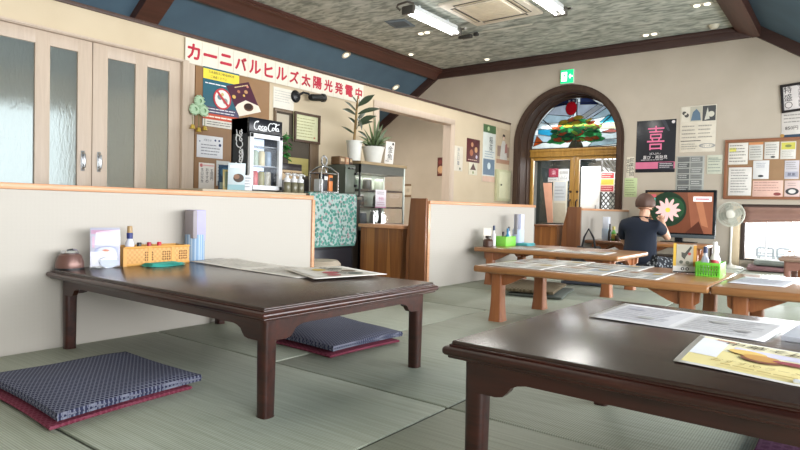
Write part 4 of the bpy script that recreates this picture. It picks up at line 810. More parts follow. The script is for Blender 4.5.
# papers: flat sheets laid on table tops from measured corners
def paper(name, label, cat, pts, z, els, col='#dddad2', wav=.003, group=None, off=.0012):
    """pts: four corners on the table (near left, near right, far right, far left)"""
    q = [Vector(p) for p in pts]; c = sum(q, Vector())/4; ax = ((q[1]-q[0])+(q[2]-q[3])).normalized(); ay = Vector((-ax.y, ax.x, 0)); R = Matrix((ax, ay, Vector((0, 0, 1)))).transposed()
    L = [R.transposed() @ (p-c) for p in q]
    def bil(u, v_): return L[0]*(1-u)*(1-v_)+L[1]*u*(1-v_)+L[2]*u*v_+L[3]*(1-u)*v_
    def H(u, v_): return .0006+wav*(.5+.5*math.sin(5*u+3*v_))*((2*u-1)**2)**.5 if wav else .0006
    def fn(u, v_): p = bil(u, v_); return Vector((p.x, p.y, H(u, v_)))
    m = MB().grid(fn, 16, 12); 
    o = m.build(name, C(col, .45), origin=False, smooth=60, recalc=True); o.matrix_basis = Matrix.Translation((c.x, c.y, z+off)) @ R.to_4x4(); tag(o, label, cat, group)
    sol = o.modifiers.new('thickness', 'SOLIDIFY'); sol.thickness = .0012; sol.offset = 0
    pr, pm, le, lm = MB(), [], MB(), []
    def slot(l_, c_):
        if c_ not in l_: l_.append(c_)
        return l_.index(c_)
    rn = random.Random(len(els)+3)
    def patch(mb, u0, v0, u1, v1, dz):
        n = max(1, int((u1-u0)*12)); mb.grid(lambda a, b: (lambda u, v_: (lambda p: Vector((p.x, p.y, H(u, v_)+dz)))(bil(u, v_)))(u0+(u1-u0)*a, v0+(v1-v0)*b), n, max(1, int((v1-v0)*8)))
    for i, e in enumerate(els):
        dz = .0010+.0003*i
        if e[0] == 'r': pr.mat(slot(pm, e[5])); patch(pr, e[1], e[2], e[3], e[4], dz)
        elif e[0] == 'd':
            pr.mat(slot(pm, e[4])); pr.poly([(lambda u, v_: (lambda p: Vector((p.x, p.y, H(u, v_)+dz+.0006)))(bil(u, v_)))(e[1]+e[3]*math.cos(a*PI/10)*(e[5] if len(e) > 5 else 1), e[2]+e[3]*math.sin(a*PI/10)) for a in range(20)])
        elif e[0] == 'l':
            le.mat(slot(lm, e[6]))
            for k_ in range(e[5]):
                v1 = e[4]-(k_+.3)*(e[4]-e[2])/e[5]; hh = (e[4]-e[2])/e[5]*.42; u = e[1]; end = e[3]-.2*rn.random()*(e[3]-e[1])
                while u < end: u2 = min(end, u+(e[3]-e[1])*(.05+.12*rn.random())); patch(le, u, v1-hh, u2, v1, dz+.0004); u = u2+(e[3]-e[1])*.015
        elif e[0] == 't':
            le.mat(slot(lm, e[5])); p0 = bil(e[2], e[3]); uu = bil(e[2]+.01, e[3])-bil(e[2]-.01, e[3]); W = uu.length*50; a = math.atan2(uu.y, uu.x)
            le.text(e[1], e[4]*(bil(.5, 1)-bil(.5, 0)).length, Matrix.Translation((p0.x, p0.y, H(e[2], e[3])+dz+.0012)) @ Matrix.Rotation(a, 4, 'Z'), 'c', e[6]*W if len(e) > 6 else .9*W, .012)
    if pm: pr.build('print_pattern', [C(c_, .5) for c_ in pm], o, recalc=False, smooth=0)
    else: pr.bm.free()
    if lm: le.build('lettering', [C(c_, .5) for c_ in lm], o, recalc=False, smooth=0)
    else: le.bm.free()
    return o
T_ = lambda x, y, z=TH: PZ(x, y, z)
paper('placemat_menu', 'creased white menu sheet running along the dark table', 'menu sheet', [Vector((-2.72, 1.80, TH)), Vector((-1.86, 1.745, TH)), Vector((-1.86, 2.03, TH)), Vector((-2.70, 2.085, TH))], TH, [('l', .05, .1, .45, .9, 7, '#c3bfb6'), ('l', .55, .1, .95, .9, 7, '#bdb8b0'), ('r', .3, .3, .45, .7, '#cbc8be')], '#dedad2', .008)
paper('placemat_menu', 'colourful food flyer at the far corner of the dark table', 'menu sheet', [T_(285, 271.5), T_(312, 281), T_(387, 277), T_(345, 268.5)][0:1]+[T_(314, 281.5), T_(387, 277), T_(342, 268.5)], TH, [('r', .05, .1, .95, .9, '#d0cbc0'), ('d', .25, .7, .1, '#5b5c50', 1), ('d', .5, .75, .1, '#6b5b4a', 1), ('d', .75, .7, .1, '#46524a', 1), ('d', .3, .4, .1, '#c5a94e', 1), ('d', .6, .42, .11, '#a9424c', 1), ('d', .82, .35, .09, '#b05a5f', 1), ('r', .1, .05, .9, .2, '#d9d6cf'), ('l', .1, .5, .9, .62, 2, '#3f3c3c')], '#e6e3dc', .002, off=.010)
# nearest table
paper('placemat_menu', 'long white menu sheet on the nearest dark table', 'menu sheet', [Vector((-.612, 1.735, TH)), Vector((-.165, 1.705, TH)), Vector((-.13, 2.0, TH)), Vector((-.608, 2.075, TH))], TH, [('r', .04, .08, .48, .92, '#cfcdcf'), ('r', .52, .08, .96, .92, '#cbc9c8'), ('l', .06, .1, .46, .9, 8, '#b9b7bc'), ('l', .54, .1, .94, .9, 8, '#b7b4b4'), ('d', .15, .7, .06, '#a5a3ad', .9), ('d', .3, .3, .06, '#aaa9a4', .9), ('d', .68, .6, .06, '#a9a7a2', .9), ('d', .85, .3, .05, '#9d9a98', .9)], '#dedcdc', .002)
paper('soba_flyer', 'yellow and white soup flyer on the nearest dark table', 'flyer', [Vector((-.290, 1.335, TH)), Vector((.13, 1.265, TH)), Vector((.16, 1.57, TH)), Vector((-.300, 1.668, TH))], TH, [('r', .03, .04, .97, .55, '#dfd092'), ('r', .03, .55, .97, .97, '#e5dcb8'), ('r', .03, .3, .16, .9, '#dfe0e2'), ('r', .2, .62, .62, .76, '#cfcbdc'), ('t', '中華そば', .34, .85, .13, '#4a4436', .4), ('t', 'あじわい一杯', .62, .8, .10, '#6b5d40', .4), ('l', .1, .86, .2, .92, 1, '#b0503c'), ('d', .27, .60, .085, '#d9b765', 1.0), ('d', .34, .46, .10, '#7d4a32', .9), ('d', .34, .50, .09, '#c08d45', .9), ('d', .48, .49, .05, '#8f3f44', 1.9), ('t', 'おすすめラーメンセット', .45, .22, .09, '#9b8648', .6), ('l', .2, .08, .85, .14, 1, '#b09a56')], '#e8e6e0', .004)
o = MB().box((.07, 0, .007), (.29, .30, .013), .002).build('paper_pad', C('#d9dbe2', .5), origin=False); o.matrix_basis = Matrix.Translation((-.045, 1.90, TH+.0005)) @ Matrix.Rotation(-.1, 4, 'Z'); tag(o, 'thick white paper pad at the right end of the nearest table', 'paper pad')
for q in range(4): MB().box((.07, 0, .002+.003*q), (.292, .302, .0008)).build('page_edge', C('#b9bcc6', .6), o)
p = PZ(798, 384.5, TH); o = MB().b2(0, .06, -.006, .006, 0, .008, .003).build('chopstick_rest', C('#d9dde0', .3), origin=False); o.location = (p.x-.008, p.y, TH+.001); tag(o, 'small white rest lying at the edge of the nearest table', 'chopstick rest'); MB().b2(.02, .04, -.0035, .0035, .0078, .0095, .0006).build('groove', C('#b7bcc2', .3), o)
# honey tables: placemats
def mat_row(y0, y1, xs_, z, who):
    for i, (a, b, c_) in enumerate(xs_):
        cols = [['#b3aea3', '#c9c0ae', '#a5a096'], ['#b9ad9b', '#a5abb2', '#c5c0b3'], ['#bdb8ae', '#b3b3b1', '#a3a19b']][i % 3]
        paper('placemat_menu', c_, 'menu sheet', [Vector((a, y0+.01*(i % 2), z)), Vector((b, y0-.01*(i % 2), z)), Vector((b, y1, z)), Vector((a, y1-.02*(i % 2), z))], z, [('r', .06, .55, .45, .92, cols[0]), ('r', .52, .5, .95, .9, cols[1]), ('l', .06, .08, .6, .48, 4, '#a09c95'), ('r', .68, .08, .94, .4, cols[2]), ('d', .25, .72, .1, '#a5806a'), ('d', .75, .7, .1, '#c0a25c')], '#dcd9d2', .004)
mat_row(3.18, 3.56, [(-1.76, -1.40, 'menu sheet at the far left end of the green basket table'), (-1.38, -1.05, 'second menu sheet from the left end of the green basket table'), (-1.03, -.78, 'menu sheet next to the yellow sided menu stand')], OH, 0)
mat_row(3.6, 3.92, [(-1.70, -1.35, 'menu sheet along the back edge of the green basket table, left'), (-1.33, -.98, 'menu sheet along the back edge of the green basket table, middle')], OH, 0)
mat_row(4.74, 5.05, [(-2.42, -2.0, 'menu sheet on the half wall table near its green box'), (-1.98, -1.56, 'menu sheet on the half wall table at its free end')], OH, 0)
paper('placemat_menu', 'white printed sheet alone on the right hand honey table', 'menu sheet', [PZ(727, 283, OH), PZ(785, 287.5, OH), PZ(798, 281.5, OH), PZ(745, 277, OH)], OH, [('r', .05, .15, .95, .9, '#c5c5ca'), ('l', .08, .2, .92, .85, 6, '#a5a5ac')], '#dcdce0', .002)
p = PZ(684, 273.5, OH); k = dep(p); w, h = 21*k, 29*k
o = thing('menu_stand', 'upright menu card with yellow sides beside the green basket', 'menu stand', p, .32)
c = MB().box((0, 0, h/2+.006), (w, .004, h-.01), .001).build('menu_card', C('#bdb9ac', .35), o)
front(c, w, h, [('r', 0, .1, .13, 1, '#c9a33a'), ('r', .87, .1, 1, .95, '#c9923c'), ('r', .14, .25, .86, .97, '#a59f8f'), ('p', [(.45, .62), (.75, .92), (.8, .86), (.55, .55)], '#3a3a34'), ('p', [(.35, .7), (.6, .66), (.5, .45), (.36, .55)], '#45443c'), ('d', .7, .65, .05, '#a0463c'), ('d', .35, .36, .06, '#54564a'), ('d', .62, .35, .06, '#6b6a58'), ('r', 0, 0, 1, .22, '#d5d2ca'), ('d', .42, .13, .055, INK, 1.), ('d', .62, .13, .055, INK, 1.), ('d', .42, .13, .03, '#e8e6e0', .8), ('d', .62, .13, .03, '#e8e6e0', .8), ('r', .02, 0, .98, .04, INK)], -.0035, h/2+.006)
MB().box((0, -.02, .003), (w*1.05, .07, .005), .001).build('stand_foot', 'glass', o)
p = PZ(697, 276, OH); q = PZ(717, 276.5, OH); k = dep(p)
o = thing('green_basket', 'bright green plastic slatted basket with napkin packs and bottles', 'basket', ((p.x+.048), p.y+.10, OH), -.0)
bw, bd, bh = .118, .18, .076
f = MB().box((0, 0, .004), (bw, bd, .008), .002)
f.box((0, -bd/2, bh-.008), (bw, .006, .016), .002).box((0, bd/2, bh-.008), (bw, .006, .016), .002).box((-bw/2, 0, bh-.008), (.006, bd, .016), .002).box((bw/2, 0, bh/2), (.006, bd, bh), .002)
for a in range(9): f.box((-bw/2+bw*(a+.5)/9, -bd/2, bh/2), (.007, .004, bh)).box((-bw/2+bw*(a+.5)/9, bd/2, bh/2), (.007, .004, bh))
for a in range(14): f.box((-bw/2, -bd/2+bd*(a+.5)/14, bh/2), (.004, .008, bh))
for z in (.026, .048): f.box((0, -bd/2, z), (bw, .004, .005)).box((-bw/2, 0, z), (.004, bd, .005))
f.build('slatted_body', C('#6cbf3c', .4), o)
b0 = Vector(o.location)
bottle('sauce_bottle', 'white pump bottle with red band in the green basket', 'bottle', b0+Vector((.022, -.02, .009)), .021, .18, C('#dedad4', .3), 0, '#e6e4e0', bandc='#b33a3e')
bottle('sauce_bottle', 'pale blue bottle at the left of the green basket', 'bottle', b0+Vector((-.03, .01, .009)), .020, .15, C('#c4cadb', .3), 0, '#3b4468')
bottle('sauce_bottle', 'small clear white capped bottle at the back of the green basket', 'bottle', b0+Vector((.02, .055, .009)), .02, .155, C('#d8d8d4', .25), 0, '#e2dfd8')
# items on the half wall honey table
def S1(x, X0=-2.64): return snap(x, 243, X0, OH)
p = S1(488); bottle('spice_jar', 'dark brown spice jar at the end of the half wall table', 'jar', p, .045, .10, C('#4a3228', .3), 0, '#2e211c', prof=[(0, 0), (.04, 0), (.045, .006), (.045, .055), (.035, .07), (0, .075)])
p = S1(487, -2.69); o = thing('menu_stand', 'pale menu card standing behind the brown spice jar', 'menu stand', p, PI/2-.3); MB().box((0, 0, .085), (.10, .004, .165), .001).build('menu_card', C('#c5bdaf', .4), o); MB().box((0, 0, .002), (.11, .05, .004), .001).build('stand_foot', 'glass', o)
p = S1(505, -2.63); o = thing('green_box', 'small bright green box of condiments on the half wall table', 'box', p, 0); bw = .20
f = MB()
for sx in (-1, 1): f.box((sx*.06, 0, .045), (.006, bw, .09), .002)
for sy in (-1, 1): f.box((0, sy*bw/2, .045), (.12, .006, .09), .002)
f.box((0, 0, .004), (.12, bw, .008)); f.build('tray', C('#7cc64a', .4), o)
for x, cb, cc_, hh, lb in ((498, '#d9d9dc', '#2b3a5a', .19, 'white bottle with dark blue cap at the left of the green box'), (503, '#4a3a34', '#1f1d1f', .125, 'dark short bottle in the green box'), (507.4, '#2f7fa8', '#2a6f9a', .155, 'blue capped bottle in the green box'), (512.5, '#c7cbc9', '#4a4f55', .17, 'thin bottle with grey cap at the right of the green box')):
    q = snap(x, 243, -2.63 if x > 500 else -2.67, OH+.009); q.y = min(max(q.y, p.y-bw/2+.025), p.y+bw/2-.025) if x > 500 else p.y-bw/2-.05; q.z = OH+(.009 if x > 500 else .001); bottle('condiment_bottle', lb, 'bottle', q, .019, hh, C(cb, .3), 0, cc_)
p = snap(518, 243, -2.655, OH); o = thing('chopstick_holder', 'pale blue paper chopstick holder near the middle half wall end', 'holder', p); MB().lathe([(0, 0), (.055, 0), (.058, .006), (.058, .15), (.054, .15)], (0, 0, 0), 20).build('cup', C('#b9c6dc', .5), o); MB().box((.0, .01, .20), (.08, .075, .20), .004).build('paper_bundle', C('#c7cbe2', .5), o); MB().box((0, -.045, .20), (.03, .03, .2), .003).build('grey_bundle', C('#8c8a90', .5), o)
p = snap(528, 244, -2.52, OH); folded('folded_cloth', 'folded blue cloth on the half wall honey table', 'cloth', (p.x, p.y-.06, OH+.001), .14, .20, .025, 0, '#5fb2b8')
# items on the small table by the far half wall
def S2(x, X0=-2.5): p = PX(x, 240, X0); return Vector((X0, p.y, OH))
p = Vector((-2.55, 7.33, OH)); bx = lambda x, Y_, X_=None: Vector((PY(x, 238, Y_).x, Y_, OH+.001))
p = bx(606, 7.45); o = thing('chopstick_holder', 'white paper chopstick holder on the small table by the far half wall', 'holder', p); MB().lathe([(0, 0), (.05, 0), (.052, .006), (.052, .14), (.048, .14)], (0, 0, 0), 20).build('cup', C('#b5c4d6', .5), o); MB().box((0, 0, .19), (.075, .07, .19), .004).build('paper_bundle', C('#cfd3de', .5), o)
bottle('condiment_bottle', 'thin dark bottle beside the far white paper holder', 'bottle', bx(609.5, 7.34), .02, .20, C('#2b2622', .2), 0, '#1a1a1c')
bottle('condiment_bottle', 'green bottle with yellow label on the small far table', 'bottle', bx(613.5, 7.4), .03, .17, C('#5f9a48', .3), 0, '#c9bd6a', bandc='#cfb45a')
bottle('condiment_jar', 'short dark brown jar on the small far table', 'jar', bx(618, 7.36), .035, .09, C('#352924', .25), 0, '#241d1a', prof=[(0, 0), (.033, 0), (.035, .005), (.035, .05), (.027, .065), (0, .068)])
bottle('condiment_jar', 'small black jar nearest the seated person on the small far table', 'jar', bx(622, 7.4), .03, .11, C('#211d1c', .25), 0, '#17161a', prof=[(0, 0), (.028, 0), (.03, .005), (.03, .065), (.02, .08), (0, .085)])
p = PY(594, 246, 7.0); o = thing('shoulder_bag', 'black bag with upright handle slumped by the far half wall', 'bag', (-2.47, 6.9, 0))
def bagf(u, v_):
    a = u*2*PI; z = .26*v_; k = 1-.35*v_**2; return Vector((.21*k*math.cos(a)*(1+.1*math.sin(3*a)), .14*k*math.sin(a), z+.02*math.sin(2*a)*v_))
m = MB().grid(bagf, 24, 8); m.poly([bagf(i/24, 1) for i in range(24)]); m.poly([bagf(i/24, 0) for i in range(24)][::-1]); bmesh.ops.remove_doubles(m.bm, verts=m.bm.verts[:], dist=.002); m.build('body', C('#1c1d22', .6), o, smooth=60); MB().tube([(-.08, 0, .24), (-.05, 0, .38), (.0, .0, .48), (.06, 0, .38), (.09, 0, .24)], .012, 8).build('handle', C('#1a1b1e', .5), o); MB().box((.02, -.11, .12), (.12, .02, .08), .008, Euler((.3, 0, 0)).to_matrix()).build('pocket', C('#4b4d52', .5), o)
# ------------------------------------------------------------------ service counter and what stands on it
KZ = .772
o = thing('service_counter', 'tall service counter running behind the near half wall', 'counter', (-4.1, 3.2, -.25))
MB().b2(-4.58, -3.66, 2.5, 3.46, -.25, KZ-.03).build('body', C('#6d5640', .6), o, world=True); MB().b2(-4.59, -3.62, 2.48, 3.47, KZ-.03, KZ, .004).build('counter_top', C('#b9a98f', .4), o, world=True)
o = thing('service_counter', 'narrower counter under the green oven', 'counter', (-4.3, 3.95, -.25))
MB().b2(-4.58, -4.03, 3.5, 4.60, -.25, KZ-.03).build('body', C('#3b342e', .6), o, world=True); MB().b2(-4.59, -4.0, 3.495, 4.61, KZ-.03, KZ, .004).build('counter_top', C('#6b6459', .4), o, world=True)
o = thing('service_counter', 'low counter carrying the glass showcase', 'counter', (-4.3, 4.95, -.25))
MB().b2(-4.58, -3.98, 4.64, 5.5, -.25, .43).build('body', C('#33302e', .6), o, world=True); MB().b2(-4.59, -3.95, 4.625, 5.52, .43, .465, .004).build('counter_top', C('#8d8a82', .35), o, world=True)
# drinks fridge
fx, fy0, fy1 = -3.75, PX(249.5, 118, -3.75).y, PX(282, 122, -3.75).y; fz1 = 1.345; W = fy1-fy0
o = thing('drinks_fridge', 'black countertop drinks fridge with white framed glass door and white script', 'fridge', (fx-.11, (fy0+fy1)/2, KZ))
H = fz1-KZ; sig = H*.80
f = MB(); D = .11
f.b2(-D, -D+.02, -W/2, W/2, 0, H).b2(-D, D-.02, -W/2, -W/2+.02, 0, H).b2(-D, D-.02, W/2-.02, W/2, 0, H).b2(-D, D-.02, -W/2, W/2, 0, .03).b2(-D, D-.02, -W/2, W/2, sig-.01, H, .003)
f.build('cabinet', C('#15171d', .3), o)
MB().b2(D-.02, D+.004, -W/2-.003, W/2+.003, sig, H+.003, .006).build('sign_panel', C('#12141b', .3), o)
f = MB(); t_ = .035
for a in ((-W/2, W/2, .015, .015+t_), (-W/2, W/2, sig-.005-t_, sig-.005), (-W/2, -W/2+t_, .015, sig-.005), (W/2-t_, W/2, .015, sig-.005)): f.b2(D-.016, D+.016, a[0], a[1], a[2], a[3], .004)
dr = f.build('door', C('#dfe2e6', .35), o); MB().b2(D-.004, D+.0, -W/2+t_, W/2-t_, .05, sig-.04).build('pane', 'glass', dr)
MB().b2(-D+.021, -D+.026, -W/2+.02, W/2-.02, .03, sig-.02).build('lit_back', C('#c4d3ea', .5, 0, 1.3), o)
for z in (.05, .215, .37): MB().b2(-D+.03, D-.03, -W/2+.02, W/2-.02, z-.012, z-.006).build('wire_shelf', C('#b5bcc4', .3), o)
for z, cols in ((.044, ['#a3463a', '#c0474a', '#8e8a52', '#c5c1b4']), (.209, ['#c9a98a', '#9fb0a0', '#d0c4a0', '#8aa0b5'])):
    for i in range(4):
        yy = -W/2+.065+i*(W-.13)/3; c_ = cols[i]
        b = MB().lathe([(0, 0), (.026, 0), (.028, .006), (.028, .10), (.022, .118), (0, .118)], (0, 0, 0), 14).build('drink_can', C(c_, .3), origin=False); b.location = (fx-.11+.02, (fy0+fy1)/2+yy, KZ+z+.002)
        tag(b, '%s drink can, %s in the %s row inside the fridge' % ({0: 'reddish', 1: 'red', 2: 'olive', 3: 'cream'}[i] if z < .1 else {0: 'tan', 1: 'pale green', 2: 'beige', 3: 'pale blue'}[i], ['first', 'second', 'third', 'last'][i], 'bottom' if z < .1 else 'upper'), 'can', 'drink cans in the fridge')
        MB().lathe([(0, .1185), (.018, .1185), (.02, .122), (.0, .1225)], (0, 0, 0), 14).build('lid', 'steel', b)
# script lettering, drawn stroke by stroke
def arc(cx, cy, rx, ry, a0, a1, n=14): return [(cx+rx*math.cos(math.radians(a0+(a1-a0)*i/n)), cy+ry*math.sin(math.radians(a0+(a1-a0)*i/n))) for i in range(n+1)]
def coca():
    S = []
    S.append(arc(.62, .42, .42, .55, 55, 320)); S.append([(.86, .87), (.80, 1.0), (.62, .98), (.58, .84), (.66, .78)])          # C
    S.append([(.94, .05), (1.25, -.12), (1.9, -.2), (2.5, -.12)])                                                                # tail swash
    S.append(arc(1.16, .2, .17, .21, 0, 360)); S.append([(1.3, .34), (1.45, .3), (1.52, .34)])                                   # o
    S.append(arc(1.68, .2, .18, .21, 50, 320)); S.append([(1.82, .08), (1.95, .14)])                                             # c
    S.append(arc(2.1, .2, .17, .21, 0, 360)); S.append([(2.29, .42), (2.26, .12), (2.34, 0), (2.46, .08)])                       # a
    S.append([(2.44, .25), (2.62, .27)])                                                                                         # hyphen
    S.append(arc(3.0, .42, .40, .55, 55, 320)); S.append([(3.22, .87), (3.35, 1.02), (3.6, 1.0), (4.05, .86), (4.5, .98)])       # C with upper swash
    S.append(arc(3.5, .2, .17, .21, 0, 360)); S.append([(3.64, .34), (3.78, .4)])                                                # o
    S.append([(3.76, .2), (3.92, .6), (4.0, .9), (3.93, 1.0), (3.85, .85), (3.84, .25), (3.92, 0), (4.04, .08)])                 # l
    S.append(arc(4.22, .2, .17, .21, 0, 360)); S.append([(4.41, .42), (4.38, .12), (4.46, 0), (4.62, .12)])                      # a
    return S
def script(parent, wdt, xf, name='lettering'):
    m = MB(); k = wdt/4.5
    for s in coca():
        pts = [xf(((x+.18*y)-2.35)*k, (y-.4)*k) for x, y in s]
        n = len(pts); rr = [k*(.035+.045*math.sin(PI*(i+.5)/n)) for i in range(n)]
        m.tube(pts, rr, 6, 1.)
    m.build(name, C('#eceef0', .45), parent, smooth=0)
script(o, W*.80, lambda u, v_: (D+.004, u, (sig+H)/2+v_))
script(o, H*.56, lambda u, v_: (-.005-v_*1.0, -W/2-.0005, H*.56+u))
# leaflets in front of the fridge
def leaflet(name, label, px, w, h, rz, lean, col, els, X=-3.66, cat='leaflet', z=KZ):
    p = PX(px, 188, X); o = MB().box((0, 0, h/2), (w, .003, h), .0008).build(name, C(col, .35), origin=False)
    o.matrix_basis = Matrix.Translation((X, p.y, z+.002)) @ (Matrix.Rotation(rz, 3, 'Z') @ Matrix.Rotation(-lean, 3, 'X')).to_4x4(); tag(o, label, cat); front(o, w, h, els, -.0022, h/2); return o
leaflet('leaflet', 'pale blue leaflet with a dark round picture leaning at the fridge corner', 236, .125, .20, PI/2-.5, -.16, '#c3d0d4', [('d', .62, .45, .16, '#4e4038', 1.2), ('d', .5, .5, .09, '#8d6a55', 1.2), ('r', 0, 0, 1, .2, '#8fb1b8'), ('r', .1, .82, .8, .92, '#dfe3e3')])
leaflet('leaflet', 'dark blue curved booklet behind the pale blue leaflet', 224.5, .09, .19, PI/2-.6, .10, '#27425c', [('d', .5, .7, .2, '#3f6a86', .8), ('r', .1, .05, .9, .3, '#7f8f86')], X=-3.80)
leaflet('leaflet', 'yellow edged booklet between the dark blue one and the pale leaflet', 227.5, .07, .15, PI/2-.3, .05, '#b5a468', [('r', .2, .1, .8, .9, '#7d8a72')], X=-3.72)
leaflet('price_card', 'small white card with thin writing at the lower left of the fridge', 247, .075, .115, PI/2-.6, .05, '#dcdde0', [('l', .1, .15, .9, .9, 4, '#8a8d95')], X=-3.645, cat='card')
# brochure leaning on the fridge top
p = PX(244, 104, -3.98); w, h = .21, .26; o = MB().box((0, 0, h/2), (w, .004, h), .001).build('brochure', C('#4a2536', .35), origin=False)
o.matrix_basis = Matrix.Translation((-3.88, PX(250, 119, -3.88).y, fz1+.045)) @ (Matrix.Rotation(PI/2-.1, 3, 'Z') @ Matrix.Rotation(-.30, 3, 'Y') @ Matrix.Rotation(-.28, 3, 'X')).to_4x4(); tag(o, 'maroon brochure with coffee cup picture leaning on top of the drinks fridge', 'brochure')
front(o, w, h, [('p', [(.0, .0), (1., .0), (1., .2), (.55, .45), (.15, .38), (0, .3)], '#d9cdbd'), ('d', .55, .22, .13, '#5b3a2a', 1.3), ('d', .55, .24, .10, '#2c1a14', 1.3), ('d', .12, .62, .06, '#c9a75a'), ('d', .4, .75, .05, '#a56b52'), ('d', .7, .7, .06, '#b58a5f'), ('d', .55, .6, .04, '#c9a75a'), ('l', .3, .85, .9, .95, 1, '#d5b98c'), ('d', .85, .85, .04, '#c07d6b')], -.0025, h/2)
MB().box((0, .004, h*.5), (w*.98, .002, h*.98)).build('back_cover', C('#3a1c2a', .5), o)
# condiment dispensers and the machine behind
for x, lb in ((287, 'white pump dispenser nearest the fridge on the counter'), (294, 'middle white pump dispenser on the counter'), (302.5, 'white pump dispenser furthest from the fridge')):
    p = PX(x, 189, -3.655); o = thing('pump_dispenser', lb, 'dispenser', (p.x, min(p.y, 3.435), KZ+.001), 0, 'pump dispensers on the service counter')
    MB().lathe([(0, 0), (.028, 0), (.03, .004), (.03, .07), (.024, .085), (0, .085)], (0, 0, 0), 16).build('jar', C('#6b6752', .15), o); MB().lathe([(0, .085), (.026, .085), (.027, .11), (.014, .12), (.012, .14), (0, .14)], (0, 0, 0), 14).tube([(0, 0, .14), (.03, 0, .148), (.05, 0, .138)], .007, 6).box((0, 0, .15), (.03, .03, .014), .004).build('pump', C('#dcdcdc', .35), o)
pa, pb = PX(281, 165, -3.98), PX(304.5, 165, -3.98); y0, y1 = pa.y+.02, pb.y
o = thing('drink_machine', 'squat beverage machine with beige front and dark top behind the pump dispensers', 'machine', (-4.12, (y0+y1)/2, KZ))
Wm = y1-y0
MB().box((0, 0, .10), (.22, Wm, .20), .006).build('body', C('#35302c', .5), o); MB().box((.112, 0, .165), (.008, Wm*.96, .09), .004).build('beige_front', C('#b49a78', .5), o); MB().box((0, 0, .235), (.22, Wm, .07), .008).build('hopper', C('#241a1c', .35), o)
f = MB()
for k in range(5): f.tube([(.118, -Wm*.4+k*Wm*.2, .19), (.126, -Wm*.4+k*Wm*.2+.02, .175), (.118, -Wm*.4+k*Wm*.2+.035, .19)], .004, 5)
f.build('hook', C('#4b3527', .4), o)
# hanging plant in the hatch
p = PX(286.5, 146, XL+.10); o = thing('trailing_plant', 'bright green trailing plant hanging at the kitchen hatch', 'plant', (p.x, p.y, p.z-.13))
def leafgeo(m, base, tip, wdt, droop=0., up=Vector((0, 0, 1)), fold=.25, n=6):
    base, tip = Vector(base), Vector(tip); d = tip-base; L = d.length; s = d.cross(up); s = s.normalized() if s.length > 1e-5 else Vector((1, 0, 0)); nn = s.cross(d).normalized(); old = set(m.bm.faces); rows = []
    for i in range(n+1):
        t_ = i/n; c = base+d*t_-Vector((0, 0, droop*L*(t_**2-t_*.0)))+Vector((0, 0, droop*L*t_)); w_ = wdt*math.sin(PI*min(1, t_*.93+.05))**.8*(1-t_**5)
        rows.append([m.bm.verts.new(c-s*w_+nn*w_*fold), m.bm.verts.new(c), m.bm.verts.new(c+s*w_+nn*w_*fold)])
    for a, b in zip(rows, rows[1:]):
        for k_ in (0, 1): m.bm.faces.new((a[k_], a[k_+1], b[k_+1], b[k_]))
    m._mark(old)
rn = random.Random(2); f = MB()
for i in range(46):
    a = rn.random()*6.28; z = rn.random()*.24; r0 = .03+.02*rn.random()
    b_ = Vector((.0, .0, z)); leafgeo(f, b_, b_+Vector((.05*math.cos(a), r0*2*math.sin(a), rn.uniform(-.04, .02))), .02, .1)
f.build('foliage', C('#3e8f45', .5), o, smooth=0); MB().tube([(0, 0, 0), (.01, .01, .12), (0, 0, .27)], .004, 5).build('stem', C('#4d6a34', .6), o)
# cloth covered black cart
o = thing('serving_cart', 'black cart standing in the gap between the half walls', 'cart', (-3.78, 3.79, -.25))
y0, y1 = PX(312, 200, -3.6).y-.02, PX(355.5, 200, -3.6).y
MB().b2(-3.96, -3.615, y0, y1, -.2, .765, .01).build('body', C('#1a1b1f', .4), o, world=True); MB().b2(-3.62, -3.608, y0+.03, y1-.03, -.1, .3, .004).build('door_panel', C('#202127', .35), o, world=True)
MB().lathe([(0, 0), (.012, .004), (.012, .02), (0, .022)], (-3.608, y1-.09, .12), 10, Matrix.Rotation(PI/2, 3, 'Y')).build('knob', 'steel', o, world=True)
for x in (-3.9, -3.66):
    for y in (y0+.05, y1-.05): MB().lathe([(0, 0), (.025, 0), (.025, .04), (0, .05)], (x, y, -.25), 10).build('foot', 'black', o, world=True)
t = NT('teal floral cloth'); v = t.coord((1, 1, 1)); vo = t.n('ShaderNodeTexVoronoi', Scale=40.0); t.l(v, vo.inputs['Vector']); v3 = t.n('ShaderNodeTexVoronoi', Scale=15.0); t.l(v, v3.inputs['Vector'])
sp = t.n('ShaderNodeSeparateColor'); t.l(vo.outputs['Color'], sp.inputs[0]); c_ = t.ramp(sp.outputs[0], [(.0, '#4a8a7c'), (.38, '#3f7468'), (.6, '#8fa8a2'), (.75, '#6d8487'), (.87, '#9c8488')], 'CONSTANT'); mk = t.ramp(vo.outputs['Distance'], [(.50, (1, 1, 1, 1)), (.62, (0, 0, 0, 1))]); t.base(t.mix(mk, '#a3b3ae', c_)); t.pbr(.8); M['floral'] = t.m
f = MB(); zt, zb = .781, .325
def drape(u, v_):
    y = y0-.01+(y1-y0+.02)*u
    s = v_*(.30+.47)
    if s < .30: return Vector((-3.9+s*.985, y, zt))
    q = s-.30; zz = zt-.012-q*(zt-.012-zb)/.47; cr = 0
    if zz < zb+.06:
        e_ = (zb+.06-zz); 
        if u > .9: y -= (u-.9)*8*.03*(e_/.06)**2
        if u < .1: y += (.1-u)*8*.03*(e_/.06)**2
    return Vector((-3.598+.006*math.sin(u*14)*(q*2), y, zz))
f.grid(drape, 40, 30); m = f.build('floral_cloth', 'floral', origin=False, smooth=60); tag(m, 'teal and pink floral cloth draped over the black cart', 'cloth'); sol = m.modifiers.new('thickness', 'SOLIDIFY'); sol.thickness = .004; sol.offset = 1
